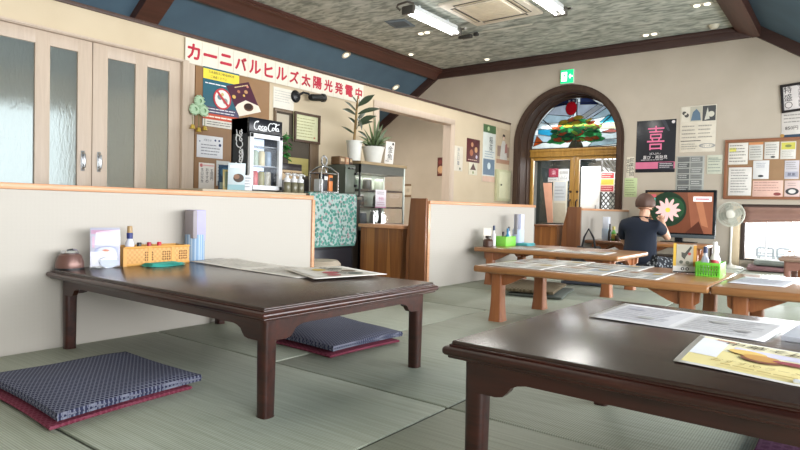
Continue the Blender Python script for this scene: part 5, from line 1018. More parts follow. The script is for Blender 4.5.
MB().tube([drape(u_/40, 1)+Vector((.002, 0, 0)) for u_ in range(41)], .006, 6).build('hem', C('#5b8a7e', .8), m)
# chrome carousel on the cart
p = PX(324, 176, -3.76); o = thing('chrome_caddy', 'chrome ring handled caddy of packets on the cloth covered cart', 'caddy', (-3.76, p.y, zt+.005)); k = dep(p)
w2_ = .105
f = MB()
for sx in (-1, 1):
    for sy in (-1, 1): f.tube([(sx*.07, sy*w2_, 0), (sx*.07, sy*w2_, .18), (sx*.03, sy*w2_*.5, .225), (0, 0, .24)], .008, 6)
for z in (.01, .17): f.tube([(-.07, -w2_, z), (.07, -w2_, z), (.07, w2_, z), (-.07, w2_, z), (-.07, -w2_, z)], .007, 6)
f.box((0, 0, .006), (.15, 2*w2_, .006))
f.build('frame', 'chrome', o); MB().tube([(0, .033*math.cos(a*PI/10), .285+.042*math.sin(a*PI/10)) for a in range(21)], .009, 6).build('ring_handle', 'chrome', o)
for y, cc_, hh, lb in ((-.065, '#c4c5c6', .11, 'pale packet in the chrome caddy'), (-.01, '#26262a', .16, 'black packet in the middle of the chrome caddy'), (.055, '#c9773c', .15, 'orange packet in the chrome caddy')):
    b = MB().box((0, 0, hh/2), (.07, .05, hh), .006).build('sachet_packet', C(cc_, .4), origin=False); b.location = (-3.76, p.y+y, zt+.016); tag(b, lb, 'packet', 'packets in the chrome caddy'); MB().box((.036, 0, hh*.75), (.002, .04, hh*.2)).build('printed_band', C('#d8d6d0' if y < .05 else '#2a2320', .5), b)
# green oven with boxes on top
y0, y1 = PX(327, 170, -4.28).y, PX(356.5, 170, -4.03).y-.012; o = thing('counter_oven', 'dull green boxy oven between the caddy and the showcase', 'oven', (-4.15, (y0+y1)/2, KZ)); Wm = y1-y0
MB().box((0, 0, .165), (.24, Wm, .31), .01).build('body', C('#4d5249', .5), o); d = MB().box((.125, -.02, .17), (.012, Wm*.82, .25), .004).build('door', C('#5d6459', .35), o); MB().tube([(.132, -Wm*.3, .28), (.15, -Wm*.28, .28), (.15, Wm*.2, .28), (.132, Wm*.22, .28)], .008, 6).build('handle', 'black', d)
for q in (-1, 1): MB().lathe([(0, 0), (.014, 0), (.014, .02), (0, .02)], (.123, Wm*.44, .17+q*.06), 10, Matrix.Rotation(PI/2, 3, 'Y')).build('knob', 'black', o)
for s in (-1, 1): MB().box((0, s*Wm*.4, .005), (.2, .03, .01)).build('foot', 'black', o)
for i, (x, cc_, w_) in enumerate(((331, '#6b5138', .085), (338, '#a5795a', .05), (344.0, '#4b3527', .05))):
    p = PX(x, 157, -4.17); b = MB().box((0, 0, .04), (.12, w_, .08-.01*i), .004).build('small_box', C(cc_, .6), origin=False); b.location = (-4.17, y0+w_/2+.003+[0, .09, .145][i], KZ+.322); tag(b, ['brown box at the left end on the green oven', 'tan box in the middle on the green oven', 'dark brown box next to the white flowerpot on the green oven'][i], 'box', 'boxes on the green oven'); MB().box((.0605, 0, .045), (.002, w_*.6, .03)).build('paper_label', C('#b59d7d', .6), b)
# glass showcase
y0, y1 = 4.64, 5.40; z0, z1 = .466, 1.145; xa, xb = -4.36, -4.06
o = thing('glass_showcase', 'glass showcase with a wooden top and two shelves', 'showcase', (-4.18, (y0+y1)/2, z0))
MB().b2(xa-.01, xb+.02, y0-.01, y1+.02, z1-.03, z1, .004).build('wooden_top', C('#94805f', .5), o, world=True)
MB().b2(xa, xb, y0, y1, z1-.12, z1-.03).build('light_box', C('#55564f', .5), o, world=True)
f = MB()
for x in (xa+.008, xb-.008):
    for y in (y0+.008,): f.b2(x-.008, x+.008, y-.008, y+.008, z0, z1-.03)
f.b2(xa, xb, y0, y1, z0, z0+.03).build('frame', C('#3a3b38', .4), o, world=True)
MB().b2(xb-.012, xb+.004, y1-.012, y1+.006, z0, z1-.03).b2(xa, xa+.012, y1-.012, y1+.006, z0, z1-.03).build('corner_post', C('#cfd8cf', .3), o, world=True)
for z in (.66, .84): MB().b2(xa+.01, xb-.012, y0+.01, y1-.01, z, z+.018, .002).build('shelf', C('#3c352c', .4), o, world=True)
MB().b2(xb-.003, xb, y0+.016, y1-.012, z0+.03, z1-.12).build('front_pane', 'glass', o, world=True); MB().b2(xa, xb, y0, y0+.003, z0+.03, z1-.12).build('side_pane', 'glass', o, world=True); MB().b2(xa+.002, xa+.006, y0, y1, z0+.03, z1-.12).build('back_panel', C('#b3bcab', .5), o, world=True)
for i, (y, z, c_) in enumerate(((4.76, .86, '#7c8a78'), (4.92, .86, '#3c3f3b'), (5.12, .86, '#a4ad9a'), (4.80, .68, '#4b4a44'), (5.1, .68, '#8d8c80'), (4.85, .497, '#5f6a72'), (5.05, .497, '#c6c4ba'))):
    b = MB().lathe([(0, 0), (.05, 0), (.055, .01), (.05, .1), (.04, .11), (0, .11)], (0, 0, 0), 14).build('food_container', C(c_, .35), origin=False); b.location = (-4.2, y, z); tag(b, ['grey green tub at the left of the showcase upper shelf', 'dark tub in the middle of the showcase upper shelf', 'pale tub at the right of the showcase upper shelf', 'dark tub on the showcase lower shelf', 'pale tub on the showcase lower shelf', 'blue grey tub on the showcase floor', 'white tub on the showcase floor'][i], 'tub', 'tubs in the glass showcase'); MB().lathe([(0, .11), (.045, .11), (.045, .122), (0, .124)], (0, 0, 0), 14).build('lid', C('#d0cfc6', .4), b)
leaflet('pink_sign', 'white card with pink and black writing standing before the showcase', 381, .155, .19, PI/2-.12, .0, '#d9d0d6', [('l', .1, .72, .9, .92, 2, '#3a3438'), ('t', '予約', .5, .5, .2, '#c2648c', .6), ('r', .0, .0, 1, .06, '#c98aa8'), ('l', .15, .12, .85, .36, 2, '#b58fa5')], X=-4.0, cat='sign', z=.665)
o_ = [q for q in bpy.data.objects if q.get('label', '').startswith('white card with pink')][0]
MB().box((0, .01, -.095), (.03, .02, .20), .003).build('stand_post', C('#4a4a46', .4), o_)
# flower pots
def pot(name, label, loc, r0, r1, h, col):
    o = thing(name, label, 'potted plant', loc)
    p = MB().lathe([(0, 0), (r0*.96, 0), (r0, .006), (r1, h-.012), (r1*1.06, h-.01), (r1*1.06, h), (r1*.94, h), (r1*.92, h-.03), (0, h-.03)], (0, 0, 0), 26).build('pot', C(col, .4), o); MB().lathe([(0, h-.028), (r1*.92, h-.028), (0, h-.02)], (0, 0, 0), 16).build('soil', C('#3a2c22', .95), p); return o
PZ1 = 1.146; Xp = -4.14
p = PX(354, 158, Xp); o = pot('potted_rubber_plant', 'tall rubber plant with long dark leaves in a white pot', (Xp, p.y, PZ1), .065, .082, .205, '#cfcfc8'); L0 = Vector(o.location)
def W(x, y, dx=0): q = PX(x, y, Xp+dx); return q-L0
MB().tube([W(354, 142), W(355.5, 125), W(357, 105), W(358, 96)], [.014, .013, .010, .006], 8).build('stem', C('#8a7046', .7), o)
f = MB(); f2 = MB()
for b_, t_, w_, dx, dr in (((358, 106), (375, 94.5), .034, .05, .1), ((357, 112), (344, 101), .026, .06, .1), ((356, 115), (342, 109), .028, .03, .15), ((358, 114), (382, 109), .026, .06, .2), ((355, 134), (341, 126), .02, .03, .0), ((358, 123), (377, 116), .03, .07, .2), ((357, 103), (351, 95), .016, -.03, .1), ((356, 124), (348, 117), .026, -.05, .1), ((358, 131), (369, 140), .026, .08, .2), ((357, 120), (366, 112), .022, -.08, .1), ((356, 130), (360, 120), .03, .09, .2), ((358, 118), (362, 131), .03, .08, .3), ((358, 126), (374, 122), .02, .04, .3), ((357, 110), (360, 98), .018, .08, .1)):
    leafgeo(f, W(*b_), W(t_[0], t_[1], dx), w_, dr, up=Vector((1, 0, .5)))
f.build('foliage', C('#2f3b28', .35), o, smooth=60)
p = PX(373, 160, Xp); o = pot('potted_lily', 'leafy green plant with narrow arching leaves in a wide white pot', (Xp, p.y, PZ1), .085, .118, .17, '#d3d2ca'); L0 = Vector(o.location)
f = MB(); rn = random.Random(9)
for b_, t_ in (((372, 148), (363, 128)), ((373, 148), (368, 120)), ((374, 148), (380, 118)), ((375, 148), (388, 128)), ((376, 148), (393, 138)), ((372, 148), (358, 136)), ((371, 148), (360, 143)), ((376, 148), (390, 146)), ((374, 148), (375, 112)), ((375, 147), (383, 124)), ((373, 147), (366, 133)), ((374, 147), (371, 130)), ((375, 147), (384, 136)), ((374, 147), (379, 130))):
    leafgeo(f, W(*b_), W(t_[0], t_[1], rn.uniform(-.1, .12)), .018, .35, up=Vector((1, 0, .6)), n=8)
for i in range(40):
    a = rn.random()*6.28; b_ = Vector((.05*math.cos(a), .06*math.sin(a), .16)); leafgeo(f, b_, b_+Vector((rn.uniform(.02, .10)*math.cos(a), rn.uniform(.04, .12)*math.sin(a), rn.uniform(.02, .12))), .014, .3)
f.build('foliage', C('#4c5d38', .45), o, smooth=60)
p = PX(389.5, 150, -4.08); w, h = .13, .24
leaflet('black_letter_card', 'white card with bold black brush letters leaning beside the wide pot', 388, w, h, PI/2-.15, -.1, '#d5d0c8', [('v', '金魚', .55, .66, .3, '#1d1c1c'), ('d', .8, .9, .06, '#26221f'), ('l', .1, .05, .6, .2, 1, '#5b5650')], X=-4.06, cat='card', z=PZ1)
# beige stool in the gap
p = PX(327, 268, -3.25); o = thing('round_stool', 'beige round topped stool in the gap by the black cart', 'stool', (-3.3, 3.32, -.25)); 
zt_ = PX(327, 259, -3.3).z+.25
MB().lathe([(0, zt_-.09), (.15, zt_-.09), (.165, zt_-.07), (.165, zt_-.03), (.14, zt_-.005), (.08, zt_), (0, zt_)], (0, 0, 0), 28).build('seat', C('#a89c8a', .6), o)
for a in range(4): q = PI/4+a*PI/2; MB().tube([(.11*math.cos(q), .11*math.sin(q), zt_-.08), (.14*math.cos(q), .14*math.sin(q), 0)], .012, 8).build('leg', 'steel', o)
# ------------------------------------------------------------------ television, fan, blind
YT = 8.45; a = PY(645, 190.5, YT); b = PY(716.8, 190, YT); c = PY(716, 240, YT); zt, zb = (a.z+b.z)/2, PY(681, 238, YT).z; w = b.x-a.x; h = zt-zb
o = thing('television', 'flat television showing a pink water lily on a green pad', 'television', ((a.x+b.x)/2, YT, .304))
zc = (zt+zb)/2-.30
MB().box((0, .03, zc), (w, .05, h), .008).build('case', C('#15171b', .25), o)
MB().box((0, .002, zc-h/2+.022), (w, .014, .045), .004).build('lower_bezel', C('#4a5256', .3), o)
sw, sh = w-.07, h-.095; scz = zc+.015
s = MB().box((0, .003, scz), (sw, .006, sh), .001).build('screen', C('#6a3f2e', .25, 0, .38), o)
def scr(pts, col, name, e=.55, dy=0.): m = MB().poly([(x*sw, -.0008-dy, scz+z*sh) for x, z in pts]); return m.build(name, C(col, .3, 0, e), s, recalc=False, smooth=0)
def disc(cx, cz, r, n=28, k=1.): return [(cx+r*math.cos(2*PI*i/n)*sh/sw*k, cz+r*math.sin(2*PI*i/n)) for i in range(n)]
scr([(.12, .5), (.5, .5), (.5, -.5), (.20, -.5)], '#87533e', 'picture_area', .35, .0001); scr([(.22, .42), (.33, .42), (.44, -.35), (.34, -.3)], '#a56d50', 'picture_area', .35, .0003); scr([(.1, -.5), (.3, -.2), (.38, -.5)], '#4e2a20', 'picture_area', .4, .0005); scr([(-.5, .5), (-.2, .5), (-.3, -.5), (-.5, -.5)], '#7d5a40', 'picture_area', .4, .0002)
scr(disc(-.17, .08, .43), '#1a3022', 'picture_area', .4, .0007); scr(disc(-.10, .1, .28), '#24472e', 'picture_area', .4, .0009)
f = MB()
for ring, n, r, wd in ((0, 11, .31, .055), (1, 9, .23, .05), (2, 7, .13, .04)):
    for i in range(n):
        q = 2*PI*i/n+ring*.4; ct, st = math.cos(q), math.sin(q)
        f.poly([((-.17+(u*ct*r-v_*st*wd)*sh/sw)*sw, -.002-.0003*ring-.00005*i, scz+(.06+u*st*r+v_*ct*wd)*sh) for u, v_ in ((.05, 0), (.5, .8), (.85, .55), (1, 0), (.85, -.55), (.5, -.8))])
f.build('lily_petals', C('#dcb0ae', .4, 0, .5), s, recalc=False, smooth=0)
scr(disc(-.17, .06, .06, 12), '#d9b04a', 'lily_heart', .7, .0035)
scr([(.21, .40), (.48, .40), (.48, .28), (.21, .28)], '#d9d5d8', 'caption_bar', .8, .001)
MB().b2(.245*sw, .44*sw, -.0032, -.003, scz+.325*sh, scz+.355*sh).build('caption_line', C('#a8505c', .4, 0, .5), s)
scr([(-.47, .45), (-.36, .45), (-.36, .38), (-.47, .38)], '#b0505a', 'caption_bar', .5, .001); scr([(-.45, .36), (-.37, .36), (-.37, .27), (-.45, .27)], '#3fa89a', 'caption_bar', .5, .001)
MB().box((0, .06, zc-h/2-.03), (.10, .05, .08), .006).box((0, .05, .008), (.42, .20, .015), .005).build('stand', C('#17181b', .25), o)
o = thing('television_stand', 'low dark stand under the television', 'stand', ((a.x+b.x)/2, YT+.08, 0)); w2 = .86
MB().box((0, 0, .285), (w2, .36, .028), .004).build('top', C('#3a2c24', .4), o)
for s in (-1, 1): MB().box((s*(w2/2-.02), 0, .1355), (.03, .34, .271), .003).build('side', C('#33261f', .4), o)
MB().box((0, 0, .12), (w2-.08, .33, .018)).build('shelf', C('#33261f', .4), o)
# fan
YN = 8.62; p = PY(731, 214.3, YN); R = 12.2*dep(p); o = thing('pedestal_fan', 'white pedestal fan beside the television', 'fan', (p.x, YN, 0)); z = p.z; Rx = Matrix.Rotation(PI/2, 3, 'X')
MB().lathe([(0, 0), (.15, 0), (.155, .012), (.12, .03), (.03, .045), (.022, .06), (0, .06)], (0, .07, 0), 26).build('base', C('#d4d3c8', .4), o)
MB().tube([(.0, .07, .05), (0, .07, z-.06)], .014, 10).build('pole', C('#dcdbd2', .4), o); MB().lathe([(0, -.08), (.045, -.07), (.055, -.03), (.05, .02), (0, .02)], (0, .05, z), 18, Rx.inverted()).box((0, .07, z-.055), (.05, .05, .07), .01).build('motor', C('#c8c7bb', .4), o)
f = MB()
for r_ in (R, R*.97): f.tube([(r_*math.cos(q*PI/18), -.02+(.02 if r_ < R else 0), z+r_*math.sin(q*PI/18)) for q in range(37)], .007, 5)
for r_ in (.35, .55, .75, .9): f.tube([(R*r_*math.cos(q*PI/18), -.045+.03*r_, z+R*r_*math.sin(q*PI/18)) for q in range(37)], .003, 4)
for q in range(40):
    a_ = q*PI/20; ct, st = math.cos(a_), math.sin(a_); f.tube([(.035*ct, -.055, z+.035*st), (R*.6*ct, -.045, z+R*.6*st), (R*ct, -.02, z+R*st)], .0024, 4); f.tube([(.035*ct, .045, z+.035*st), (R*.7*ct, .035, z+R*.7*st), (R*ct, -.015, z+R*st)], .0024, 4)
f.build('cage', C('#cfcfc2', .4), o); MB().lathe([(0, 0), (.05, 0), (.052, .008), (.03, .016), (0, .018)], (0, -.05, z), 18, Rx).build('centre_cap', C('#dbdacd', .4), o)
f = MB()
for q in range(4):
    a_ = q*PI/2+.3; ct, st = math.cos(a_), math.sin(a_); T = lambda u, v_, d: Vector((u*ct-v_*st, d, z+u*st+v_*ct))
    f.poly([T(.02, -.015, .0), T(R*.5, -.055, -.014), T(R*.88, -.03, -.016), T(R*.88, .05, .014), T(R*.4, .045, .016), T(.02, .015, .0)])
f.build('blade', C('#b9bcae', .35), o, recalc=False)
# rolled blind over the low window
p0, p1 = PY(745, 206.5, YF-.05), PY(745, 222, YF-.05); o = MB(); xw0, xw1 = WX+.03, XR-.05
def bl(u, v_):
    x = xw0+(xw1-xw0)*u; zz = .80-v_*(.205-.05*math.sin(min(1, u*2.6)*PI/2)); return Vector((x, YF-.055-.012*math.sin(v_*PI*3), zz))
m = o.grid(bl, 40, 14).build('roller_blind', C('#8d6c60', .7), origin=False, smooth=60); tag(m, 'dusty pink brown fabric blind half raised over the low window', 'blind'); sol = m.modifiers.new('thickness', 'SOLIDIFY'); sol.thickness = .006
MB().tube([bl(u_/40, 1) for u_ in range(41)], .010, 6).build('bottom_rail', C('#a58272', .6), m); MB().tube([(xw0, YF-.055, .797), (xw1, YF-.055, .797)], .014, 8).build('top_roll', C('#4e3b36', .6), m)

# ------------------------------------------------------------------ the seated person
PX0, PY0 = -1.82, 6.66
def skin_mesh(name, nodes, edges, mat, parent, sub=2, root=0):
    me = bpy.data.meshes.new(name); me.from_pydata([n_[0] for n_ in nodes], edges, []); ob = bpy.data.objects.new(name, me); COL.objects.link(ob)
    sk = ob.modifiers.new('skin', 'SKIN'); sk.branch_smoothing = .4; sk.use_smooth_shade = True
    for i, (co, r) in enumerate(nodes):
        rr = r if isinstance(r, tuple) else (r, r); me.skin_vertices[0].data[i].radius = rr
    me.skin_vertices[0].data[root].use_root = True
    sb = ob.modifiers.new('sub', 'SUBSURF'); sb.levels = sub; sb.render_levels = sub
    dg = bpy.context.evaluated_depsgraph_get(); dg.update(); nm_ = bpy.data.meshes.new_from_object(ob.evaluated_get(dg)); bpy.data.objects.remove(ob); bpy.data.meshes.remove(me)
    nm_.name = name; nm_.materials.clear(); nm_.materials.append(mat if not isinstance(mat, str) else C(mat, .6))
    for p_ in nm_.polygons: p_.use_smooth = True
    o_ = bpy.data.objects.new(name, nm_); COL.objects.link(o_)
    if parent is not None: o_.parent = parent
    return o_
SK = C('#c79a80', .55)
per = thing('person', 'seated person in a navy top with chin on right hand, facing the television', 'person', (PX0, PY0, 0), 0)
elb = (.198, .335, .405); hand = (.145, .262, .60)
nodes = [((0, 0, .13), (.15, .12)), ((0, .0, .28), (.135, .10)), ((0, .02, .44), (.15, .105)), ((0, .03, .545), (.11, .08)), ((.005, .045, .625), (.05, .05)), ((.015, .075, .70), (.062, .072)), ((.018, .085, .775), (.078, .092)), ((.015, .08, .845), (.062, .075)),
         ((.175, .03, .535), (.058, .056)), ((.20, .18, .47), (.045, .045)), (elb, (.036, .036)), ((.18, .31, .49), (.031, .031)), (hand, (.021, .028)),
         ((-.175, .03, .535), (.058, .056)), ((-.215, .12, .40), (.045, .045)), ((-.17, .22, .27), (.036, .036)), ((-.07, .24, .20), (.03, .03)), ((.0, .25, .19), (.021, .024)),
         ((.11, .04, .12), (.105, .10)), ((.30, .26, .13), (.08, .08)), ((.06, .33, .075), (.05, .05)), ((-.04, .36, .055), (.04, .035)),
         ((-.11, .04, .12), (.105, .10)), ((-.30, .26, .13), (.08, .08)), ((-.08, .24, .075), (.05, .05)), ((.03, .24, .05), (.04, .035))]
edges = [(0, 1), (1, 2), (2, 3), (3, 4), (4, 5), (5, 6), (6, 7), (3, 8), (8, 9), (9, 10), (10, 11), (11, 12), (3, 13), (13, 14), (14, 15), (15, 16), (16, 17), (0, 18), (18, 19), (19, 20), (20, 21), (0, 22), (22, 23), (23, 24), (24, 25)]
def add(co, r, to): nodes.append((co, (r, r))); edges.append((to, len(nodes)-1)); return len(nodes)-1
# nose, chin; ears; five fingers on each hand
n_ = add((.017, .172, .752), .014, 5); 
for sx in (-1, 1): e_ = add((.016+sx*.088, .075, .752), .016, 6)
for i, (dx, l1) in enumerate(((-.024, .034), (-.009, .04), (.007, .038), (.022, .03))):
    k1 = add((hand[0]+dx, hand[1]-.012, hand[2]+.045), .0095, 12); k2 = add((hand[0]+dx*.9, hand[1]-.045, hand[2]+.055), .0085, k1); add((hand[0]+dx*.8, hand[1]-.065, hand[2]+.035), .0075, k2)
k1 = add((hand[0]-.035, hand[1]-.005, hand[2]+.015), .0105, 12); add((hand[0]-.045, hand[1]-.03, hand[2]+.04), .0085, k1)
lh = nodes[17][0]
for i, (dx, l1) in enumerate(((-.026, .05), (-.009, .06), (.008, .058), (.025, .045))):
    k1 = add((lh[0]+.035+dx*.2, lh[1]+.02-dx, .19), .0095, 17); k2 = add((lh[0]+.035+l1*.6, lh[1]+.035-dx*1.1, .186), .0085, k1); add((lh[0]+.03+l1, lh[1]+.035-dx*1.1, .178), .0075, k2)
k1 = add((lh[0]+.012, lh[1]-.033, .185), .0105, 17); add((lh[0]+.045, lh[1]-.045, .178), .0085, k1)
skin_mesh('body', nodes, edges, SK, per)
# navy top: its own skin over trunk, shoulders and sleeves
NAVY = C('#121a29', .85)
tn = [((0, -.005, .10), (.195, .15)), ((0, -.005, .28), (.19, .13)), ((0, .01, .44), (.20, .13)), ((0, .02, .55), (.185, .115)), ((.003, .035, .635), (.088, .08)), ((.155, .025, .555), (.085, .078)), ((.175, .10, .51), (.075, .07)), ((.19, .16, .475), (.064, .062)), ((-.175, .025, .555), (.085, .078)), ((-.205, .10, .44), (.072, .068)), ((-.215, .16, .395), (.062, .06))]
skin_mesh('navy_top', tn, [(0, 1), (1, 2), (2, 3), (3, 4), (3, 5), (5, 6), (6, 7), (3, 8), (8, 9), (9, 10)], NAVY, per)
t = NT('dark patterned trousers'); v = t.coord((1, 1, 1)); vo = t.n('ShaderNodeTexVoronoi', Scale=32.0); t.l(v, vo.inputs['Vector']); t.base(t.ramp(vo.outputs['Distance'], [(.3, '#8a8d92'), (.38, '#1d2026')])); t.pbr(.9)
skin_mesh('trousers', [((0, 0, .125), (.165, .125)), ((.12, .05, .12), (.12, .115)), ((.31, .26, .125), (.095, .092)), ((.10, .33, .075), (.066, .064)), ((-.12, .05, .12), (.12, .115)), ((-.31, .26, .125), (.095, .092)), ((-.12, .235, .075), (.066, .064))], [(0, 1), (1, 2), (2, 3), (0, 4), (4, 5), (5, 6)], t.m, per)
# hair: a cap over the skull, short at the nape; eyes and mouth on the far side
hc = Vector((.017, .078, .785))
def hairf(u, v_):
    a_ = u*2*PI; ph = v_*PI*.62; fr = max(0, math.sin(a_)); drop = 1-.42*fr**2
    ph *= drop; k = 1.02+.03*math.sin(9*a_)*v_+.02*math.sin(23*a_)*v_; return hc+Vector((.098*k*math.sin(ph)*math.cos(a_), .112*k*math.sin(ph)*math.sin(a_), .112*math.cos(ph)))
m = MB().grid(hairf, 44, 16); bmesh.ops.remove_doubles(m.bm, verts=m.bm.verts[:], dist=.0005); hr = m.build('hair', C('#553d33', .6), per, smooth=80); sol = hr.modifiers.new('thickness', 'SOLIDIFY'); sol.thickness = .012
for sx in (-1, 1):
    e_ = MB().lathe([(0, -.012), (.008, -.009), (.012, 0), (.008, .009), (0, .012)], (.017+sx*.032, .168, .775), 12).build('eye', C('#e6e2dc', .2), per); MB().lathe([(0, 0), (.006, .001), (0, .003)], (.017+sx*.032, .178, .775), 10, Matrix.Rotation(-PI/2, 3, 'X')).build('pupil', C('#1d1512', .2), e_)
MB().tube([(-.008, .146, .705), (.005, .153, .703), (.017, .155, .704), (.029, .153, .703), (.042, .146, .705)], [.003, .006, .0065, .006, .003], 6).build('lips', C('#a9605a', .5), per)

# ------------------------------------------------------------------ outside the door and the window
struct('ground', MB().b2(-12, 9, YF+.45, 24, -.34, -.3), C('#b9b7b0', .9), 'pale paved ground outside the entrance')
YO = YF+1.0
struct('wall_porch_backdrop', MB().b2(-9, -2.1, YF+3.2, YF+3.3, -.3, 1.75), C('#a9a69e', .9), 'added grey backdrop wall dimming the view through the entrance')  # wall added to keep the view through the door from burning out
struct('ceiling_porch', MB().b2(-6, -2.0, YF+.5, YF+3.2, 1.86, 1.92).b2(-6, -2.0, YF+1.2, YF+1.3, 1.62, 1.86), C('#8d8b86', .9), 'porch roof outside the entrance')
o = thing('porch_cabinet', 'white cabinet standing outside the right door leaf', 'cabinet', (-3.45, YO+.35, -.3)); a, b = PY(581, 180, YO).x, PY(600.5, 180, YO).x
MB().b2(a, b, YO, YO+.5, -.3, 1.45, .01).build('body', C('#e4e6e6', .5), o, world=True); d = MB().b2(a+.02, b-.02, YO-.02, YO-.002, -.25, 1.42, .004).build('door', C('#eef0f0', .5), o, world=True); MB().b2(b-.07, b-.05, YO-.04, YO-.02, .5, .8, .004).build('handle', 'steel', d, world=True)
a, b = PY(602, 180, YO-.1).x, PY(625, 180, YO-.1).x
o = thing('garden_lattice', 'black diamond lattice screen outside the right door leaf', 'lattice', ((a+b)/2, YO-.1, -.3)); H_ = 1.95; f = MB(); n = 26
for k in range(-14, 30):
    for s in (-1, 1):
        x0 = a+k*.075; z0_ = -.3; x1, z1_ = x0+s*H_*.8, z0_+H_
        def cl(x0, z0, x1, z1):
            if x0 > x1: x0, z0, x1, z1 = x1, z1, x0, z0
            if x1 <= a or x0 >= b: return None
            if x0 < a: z0 += (z1-z0)*(a-x0)/(x1-x0); x0 = a
            if x1 > b: z1 = z0+(z1-z0)*(b-x0)/(x1-x0); x1 = b
            return (x0, z0, x1, z1)
        q = cl(x0, z0_, x1, z1_)
        if q and abs(q[2]-q[0]) > .02: f.tube([(q[0], YO-.1+s*.004, q[1]), (q[2], YO-.1+s*.004, q[3])], .009, 4)
f.build('diamond_mesh', C('#3b3a38', .6), o, world=True, smooth=0); MB().b2(a-.02, a, YO-.12, YO-.08, -.3, 1.65).b2(b, b+.02, YO-.12, YO-.08, -.3, 1.65).b2(a, b, YO-.12, YO-.08, 1.63, 1.66).build('frame', C('#3b3a38', .6), o, world=True)
def out_sheet(name, label, cat, q, els, base, Y=YO, thick=.006, rz=0.):
    x0, y0, x1, y1 = q; xm, ym = (x0+x1)/2, (y0+y1)/2; w = PY(x1, ym, Y).x-PY(x0, ym, Y).x; h = PY(xm, y0, Y).z-PY(xm, y1, Y).z; c = PY(xm, ym, Y)
    o = MB().box((0, 0, thick/2), (w, h, thick), .001).build(name, C(base, .5), origin=False); o.matrix_basis = Matrix.Translation((c.x, Y, c.z)) @ (FR['F'] @ Matrix.Rotation(rz, 3, 'Z')).to_4x4(); tag(o, label, cat); flatwork(o, w, h, els, thick+.0006); return o
out_sheet('door_sign', 'red and yellow banded sign hanging on the outside lattice', 'sign', (600.5, 172, 614.5, 192), [('r', .05, .68, .95, .97, '#b9383f'), ('r', .05, .36, .95, .64, '#cfc13c'), ('r', .05, .03, .95, .32, '#b03c46'), ('l', .1, .7, .9, .95, 2, '#e6c9c4'), ('l', .1, .4, .9, .6, 2, '#8c6f2a'), ('l', .1, .06, .9, .3, 2, '#e2c4c4')], '#dcd4cf', YO-.15)
o = thing('dark_shed', 'dark green black shed wall outside the left door leaf', 'shed', (-4.2, YO+.9, -.3)); a, b = PY(537, 180, YO+.6).x, PY(571, 180, YO+.6).x
MB().b2(a, b+.1, YO+.6, YO+1.2, -.3, 1.62).build('wall', C('#2c3532', .7), o, world=True); MB().b2(a-.1, b+.2, YO+.5, YO+1.3, 1.62, 1.70).build('roof', C('#4a4d4a', .7), o, world=True)
out_sheet('pink_sign', 'crimson square sign outside the left door leaf', 'sign', (549, 168.5, 558.5, 177), [('t', '湯', .5, .5, .5, '#e8cdd2', .5)], '#a02848', YO+.58)
out_sheet('white_sign', 'white sign with grey lettering outside the left door leaf', 'sign', (558.5, 169, 569, 181), [('t', '会員様', .5, .7, .25, '#3d3f42', .8), ('t', '入口', .5, .3, .3, '#3d3f42', .6)], '#d5d8d8', YO+.58)
out_sheet('white_sign', 'low white strip sign under the crimson square outside', 'sign', (548, 177.5, 558, 182), [('l', .1, .2, .9, .8, 1, '#6b6d70')], '#cfd2d2', YO+.58)
o = thing('leaning_board', 'salmon coloured board leaning outside the left door leaf', 'board', (-4.1, YO+.2, -.3)); p0, p1, p2, p3 = [PY(x, y, YO+.2) for x, y in ((548, 224), (553, 224), (551.5, 183), (543.5, 183))]
MB().prism([(p.x, p.z) for p in (p0, p1, p2, p3)], 'y', YO+.18, YO+.21).build('panel', C('#c9957c', .6), o, world=True); MB().b2(p0.x, p1.x, YO+.18, YO+.22, -.3, p0.z).build('foot', C('#9c7561', .6), o, world=True)
o = out_sheet('grey_white_board', 'pale grey white notice board outside behind the meeting door leaves', 'board', (552.5, 181, 567, 225), [('r', .1, .55, .9, .98, '#b4bcc2'), ('l', .15, .6, .85, .9, 4, '#8d959a'), ('r', .1, .02, .9, .5, '#b9b3a0')], '#c9c6b6', YO+.4)
o = thing('metal_rail', 'dark tray on legs outside the left door leaf', 'rail', (PY(556, 224, YO).x, YO, -.3)); q0, q1 = PY(549, 222.5, YO), PY(566, 222.5, YO)
MB().b2(q0.x, q1.x, YO-.15, YO+.1, q0.z-.05, q0.z, .01).build('tray', C('#2e2c2b', .4), o, world=True)
for x in (q0.x+.02, q1.x-.02): MB().b2(x-.015, x+.015, YO-.04, YO-.01, -.3, q0.z-.05).build('leg', C('#2e2c2b', .4), o, world=True)
# chairs and fence beyond the low window
def garden_chair(x, y, label, s=.72):
    o = thing('garden_chair', label, 'chair', (x, y, -.3), .0, 'garden chairs outside the low window'); o.scale = (.68, .68, .56); g_ = C('#8d9599', .4)
    MB().tube([(-.19, 0, .42), (-.19, -.02, .66), (-.15, -.02, .70), (.15, -.02, .70), (.19, -.02, .66), (.19, 0, .42)], .026, 8).tube([(-.19, 0, .52), (.19, 0, .52)], .018, 6).build('back_frame', g_, o); MB().box((0, .2, .42), (.42, .42, .03), .01).build('seat', g_, o)
    for sx in (-1, 1):
        for y_ in (0, .38): MB().tube([(sx*.18, y_, .41), (sx*.19, y_, 0)], .016, 6).build('leg', g_, o)
p = PY(766.5, 250, 13.); garden_chair(p.x-.02, 13., 'grey garden chair outside the low window, nearer the fan'); p = PY(778, 250, 13.); garden_chair(p.x+.12, 13., 'grey garden chair outside the low window, further from the fan')
o = thing('garden_fence', 'bright white slatted fence outside the low window', 'fence', (.5, 14.2, -.3)); f = MB()
for k in range(40): f.b2(-2.2+k*.14, -2.2+k*.14+.118, 14.2, 14.23, -.3, 2.1)
f.build('slat_panel', C('#f2f4f6', .6), o, world=True)
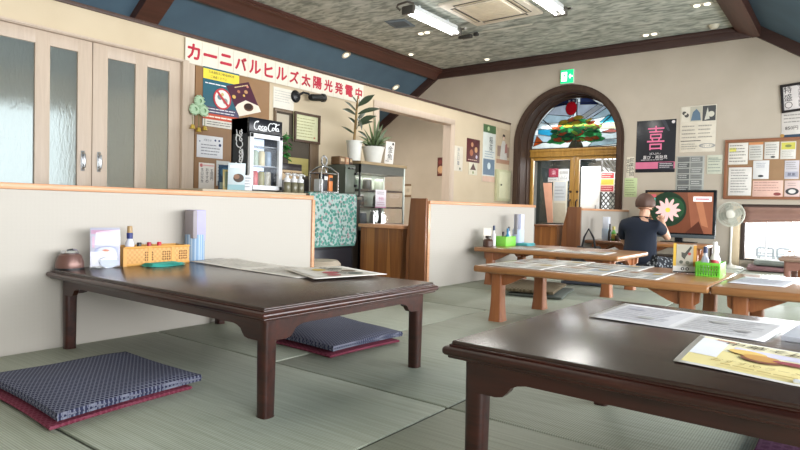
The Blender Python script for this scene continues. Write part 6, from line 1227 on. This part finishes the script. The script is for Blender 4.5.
for x in (-2.2, -.6, 1.0, 2.6): MB().b2(x, x+.06, 14.23, 14.3, -.3, 2.15).build('post', C('#d7dadd', .6), o, world=True)

# ------------------------------------------------------------------ light: daylight from the window side, ceiling tubes, added fill lamps
W_ = bpy.data.worlds.new('sky'); SC.world = W_; W_.use_nodes = True; bg = W_.node_tree.nodes['Background']; bg.inputs[0].default_value = (.86, .93, 1., 1); bg.inputs[1].default_value = 2.2
def area(name, loc, rot, sx, sy, e, col=(1, 1, 1)):
    d = bpy.data.lights.new(name, 'AREA'); d.shape = 'RECTANGLE'; d.size = sx; d.size_y = sy; d.energy = e; d.color = col; o = bpy.data.objects.new(name, d); COL.objects.link(o); o.location = loc; o.rotation_euler = rot; return o
area('window_daylight', (XR-.05, 3.2, 1.15), (0, PI/2, 0), 1.5, 9.0, 480, (.97, .98, 1.))
area('low_window_daylight', (.5, YF+.6, .55), (-PI/2, 0, 0), 3.0, .7, 180, (.95, .98, 1.))
area('entrance_daylight', (AX, YF+.9, 1.6), (-PI/2+.5, 0, 0), 1.4, .9, 22, (.95, .98, 1.))
area('tube_light_left', (-4.6, 6.7, 2.97), (0, 0, 0), .15, 1.1, 30, (1, .97, .92)); area('tube_light_right', (-3.05, 6.7, 2.97), (0, 0, 0), .15, 1.1, 30, (1, .97, .92))
area('near_ceiling_fill', (-3.3, 1.2, 3.1), (0, 0, 0), 4.0, 5.0, 30, (1, .93, .82))  # broad fill added under the near ceiling, no fitting there
area('kitchen_fill', (-6.2, 6.3, 2.4), (0, 0, 0), 1.0, 2.0, 95, (1, .93, .84))  # added fill that brightens the wall seen through the passage
area('porch_fill', (-3.5, YF+.62, 1.72), (PI/2-.5, 0, 0), 1.6, .3, 26, (1, 1, 1))  # added fill aimed outward at the things beyond the door glass
area('showcase_fill', (-4.2, 5.0, 1.0), (0, 0, 0), .2, .6, 2.2, (1, 1, .95))  # small fill added to lift the dark inside of the showcase
area('fence_daylight', (.3, 10.2, 2.4), (.5, 0, 0), 4, 1.2, 150, (1, 1, 1)); area('porch_daylight', (-3.4, YF+.55, 2.2), (.6, 0, 0), 1.6, .5, 30, (1, 1, 1))
SC.view_settings.view_transform = 'Standard'; SC.view_settings.look = 'None'; SC.view_settings.exposure = 0.15
SC.cycles.max_bounces = 8; SC.cycles.transparent_max_bounces = 12; SC.cycles.sample_clamp_indirect = 6.0; SC.cycles.use_denoising = True
